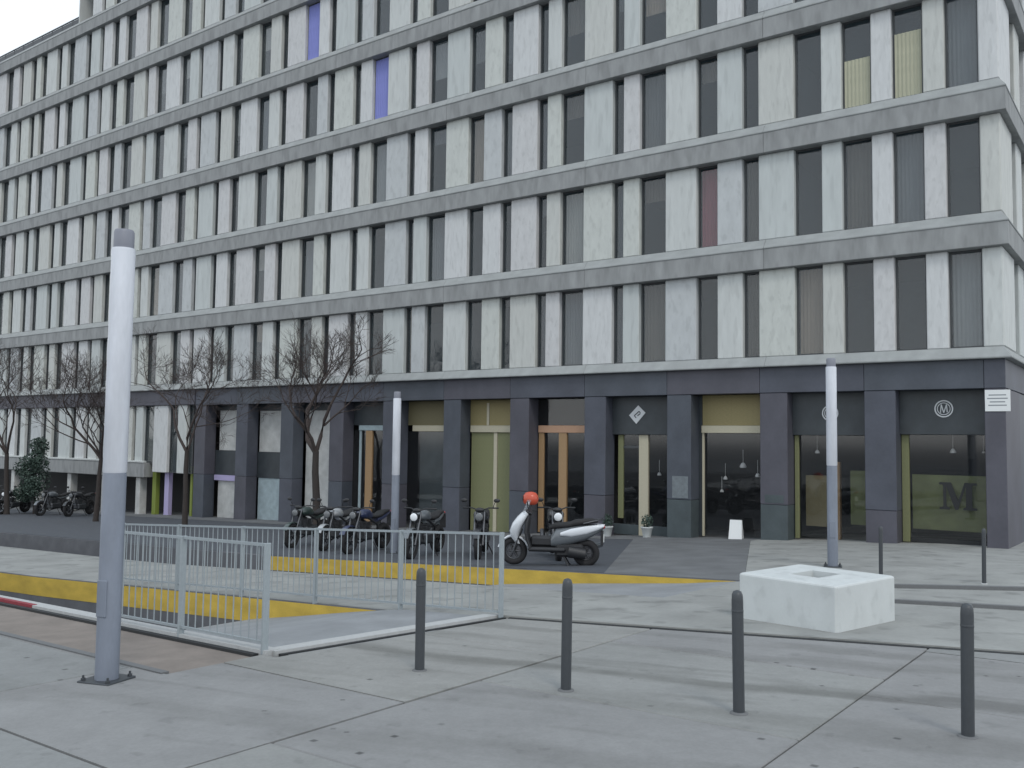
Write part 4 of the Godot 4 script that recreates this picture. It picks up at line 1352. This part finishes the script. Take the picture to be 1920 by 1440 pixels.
func motorcycle(at: Vector3, turn: float, label: String, paint: Material, lens: Material) -> Node3D:
	var t := thing("motorcycle", label, "motorcycle", at, turn, "parked motorcycles")
	wheel(t, Vector3(0.72, 0.31, 0), 0.31, 0.115, 5)
	wheel(t, Vector3(-0.70, 0.31, 0), 0.31, 0.16, 5)
	var fk := mb()
	for s in [-1, 1]:
		tube(fk, [Vector3(0.72, 0.31, 0.095 * s), Vector3(0.58, 0.62, 0.095 * s), Vector3(0.43, 0.96, 0.095 * s)], [0.028, 0.024, 0.022], 10)
	obj("fork", fk, M.alloy, t)
	var mg := mb()
	var rings := []
	for k in 8:
		var a := lerpf(0.5, 2.4, k / 7.0)
		rings.append(oval(Vector3(0.72 + cos(a) * 0.335, 0.31 + sin(a) * 0.335, 0), Vector3(cos(a), sin(a), 0) * 0.015, Vector3(0, 0, 0.068), 12, 3.0))
	ring_loft(mg, rings)
	obj("mudguard", mg, paint, t)
	var hl := mb()
	tube(hl, [Vector3(0.44, 0.87, 0), Vector3(0.56, 0.87, 0), Vector3(0.60, 0.87, 0)], [0.05, 0.095, 0.09], 18)
	var hn := obj("headlight", hl, M.plastic, t)
	var le := mb()
	ellipsoid(le, Vector3(0.60, 0.87, 0), Vector3(0.025, 0.082, 0.082), 10)
	obj("lens", le, lens, hn)
	var hb := mb()
	tube(hb, [Vector3(0.26, 1.03, -0.37), Vector3(0.36, 1.04, -0.18), Vector3(0.40, 0.98, 0), Vector3(0.36, 1.04, 0.18), Vector3(0.26, 1.03, 0.37)], [0.018, 0.014, 0.014, 0.014, 0.018], 8)
	ellipsoid(hb, Vector3(0.44, 1.0, 0), Vector3(0.05, 0.05, 0.10), 8)
	obj("handlebar", hb, M.plastic, t)
	mirrors(t, Vector3(0.31, 1.04, 0.26), 0.13, 0.06, M.plastic)
	loft_x("tank", t, paint, [[0.36, 0.86, 0.05, 0.08], [0.26, 0.88, 0.11, 0.15], [0.05, 0.87, 0.12, 0.155], [-0.10, 0.83, 0.08, 0.11], [-0.18, 0.80, 0.03, 0.06]], 2.4)
	loft_x("seat", t, M.seat, [[-0.08, 0.80, 0.03, 0.09], [-0.25, 0.79, 0.045, 0.13], [-0.50, 0.81, 0.045, 0.13], [-0.58, 0.85, 0.05, 0.12], [-0.85, 0.89, 0.035, 0.09], [-0.93, 0.90, 0.015, 0.05]], 3.0)
	loft_x("tail", t, paint, [[-0.30, 0.71, 0.05, 0.12], [-0.60, 0.76, 0.06, 0.12], [-0.90, 0.85, 0.04, 0.08], [-1.0, 0.87, 0.015, 0.04]])
	var en := mb()
	cbox(en, -0.24, 0.28, -0.17, 0.30, 0.52, 0.17, 0.05)
	for k in 6: cbox(en, 0.02 - 0.01 * k, 0.51 + 0.032 * k, -0.14, 0.27 - 0.01 * k, 0.532 + 0.032 * k, 0.14, 0.005)
	obj("engine", en, M.alloy, t)
	var fr := mb()
	for s in [-1, 1]:
		tube(fr, [Vector3(0.38, 0.90, 0.04 * s), Vector3(0.05, 0.75, 0.12 * s), Vector3(-0.25, 0.62, 0.12 * s), Vector3(-0.28, 0.36, 0.12 * s)], [0.025, 0.025, 0.024, 0.022], 8)
		tube(fr, [Vector3(0.38, 0.84, 0.03 * s), Vector3(0.33, 0.45, 0.10 * s), Vector3(0.22, 0.26, 0.12 * s)], [0.02, 0.02, 0.02], 8)
		tube(fr, [Vector3(-0.24, 0.40, 0.10 * s), Vector3(-0.70, 0.31, 0.11 * s)], [0.03, 0.022], 8)
		tube(fr, [Vector3(-0.22, 0.64, 0.10 * s), Vector3(-0.85, 0.80, 0.08 * s)], [0.016, 0.014], 6)
	obj("frame", fr, M.plastic, t)
	var ex := mb()
	tube(ex, [Vector3(0.30, 0.48, 0.1), Vector3(0.38, 0.30, 0.12), Vector3(0.1, 0.2, 0.14), Vector3(-0.30, 0.26, 0.18), Vector3(-0.42, 0.30, 0.20), Vector3(-0.88, 0.46, 0.21)], [0.02, 0.022, 0.022, 0.025, 0.055, 0.05], 12)
	obj("exhaust", ex, M.chrome, t)
	var tl := mb()
	ellipsoid(tl, Vector3(-1.0, 0.86, 0), Vector3(0.025, 0.03, 0.06), 8)
	obj("tail_light", tl, M.tail, t)
	var rm := mb()
	cbox(rm, -1.02, 0.52, -0.07, -0.985, 0.84, 0.07, 0.008)
	obj("rear_mudguard", rm, M.plastic, t)
	var sd := mb()
	tube(sd, [Vector3(-0.05, 0.28, -0.12), Vector3(-0.12, 0.0, -0.26)], [0.014, 0.014], 6)
	obj("stand", sd, M.plastic, t)
	return t

func bikes() -> void:
	# the pale scooter before the shops, nose to the left
	var sx := -9.42
	var sz := 8.10
	scooter(Vector3(sx, gn(sx, sz) - 0.01, sz), PI + 0.50, "white and black scooter parked alone, nose towards the railings", M.paint.white, M.paint.white)
	var hp := Vector3(-9.93, gn(-9.93, 8.0) + 1.09, 8.02)
	var h := thing("helmet", "red round helmet hung on the mirror of the white scooter", "helmet", hp)
	var st := mb()
	var rings := []
	for q in [[0.09, 0.02], [0.125, 0.05], [0.14, 0.12], [0.13, 0.19], [0.09, 0.245], [0.03, 0.262]]:
		rings.append(oval(Vector3(0, q[1], 0), Vector3(q[0] * 1.1, 0, 0), Vector3(0, 0, -q[0]), 18, 2.1))
	ring_loft(st, rings)
	obj("shell", st, M.helmet, h)
	var vs := mb()
	rings = []
	for q in [[0.137, 0.09], [0.148, 0.12], [0.141, 0.17]]:
		var r := PackedVector3Array()
		for k in 13:
			var a := lerpf(-1.0, 1.0, k / 12.0)
			r.append(Vector3(-cos(a) * q[0] * 1.12, q[1], sin(a) * q[0] * 1.02))
		rings.append(r)
	for i in 2:
		for k in 12: quad(vs, rings[i][k], rings[i][k + 1], rings[i + 1][k + 1], rings[i + 1][k])
	obj("visor", vs, M.plastic, h)
	var row := [[-13.05, 7.5, -1.25, "grey", "dark grey motorcycle with a bright headlight, right of the distant light pole"],
		[-11.9, 7.0, -1.0, "black", "black motorcycle behind the long railing, nearest the white scooter"],
		[-15.2, 7.1, -1.35, "blue", "dark blue motorcycle just left of the distant light pole"],
		[-16.6, 6.7, -1.2, "silver", "silver grey motorcycle parked near the forked bare tree, right of a green one"],
		[-17.9, 6.5, -1.3, "green", "dark green motorcycle parked behind the left end of the long railing"],
		[-10.3, 6.6, -0.9, "black", "black motorcycle behind the white scooter, its headlight showing"],
		[-36.9, 2.2, -1.1, "black", "black motorcycle before the arcade, closest to the tall pole"],
		[-38.4, 2.5, -1.25, "grey", "dark grey motorcycle before the arcade, between two black ones"],
		[-40.9, 3.0, -1.15, "black", "black motorcycle at the far left edge, by the green shrub"]]
	for b in row:
		motorcycle(Vector3(b[0], gn(b[0], b[1]) - 0.005, b[1]), b[2], b[4], M.paint[b[3]], M.lens if "headlight" in b[4] or "far left" in b[4] else M.lens_dull)
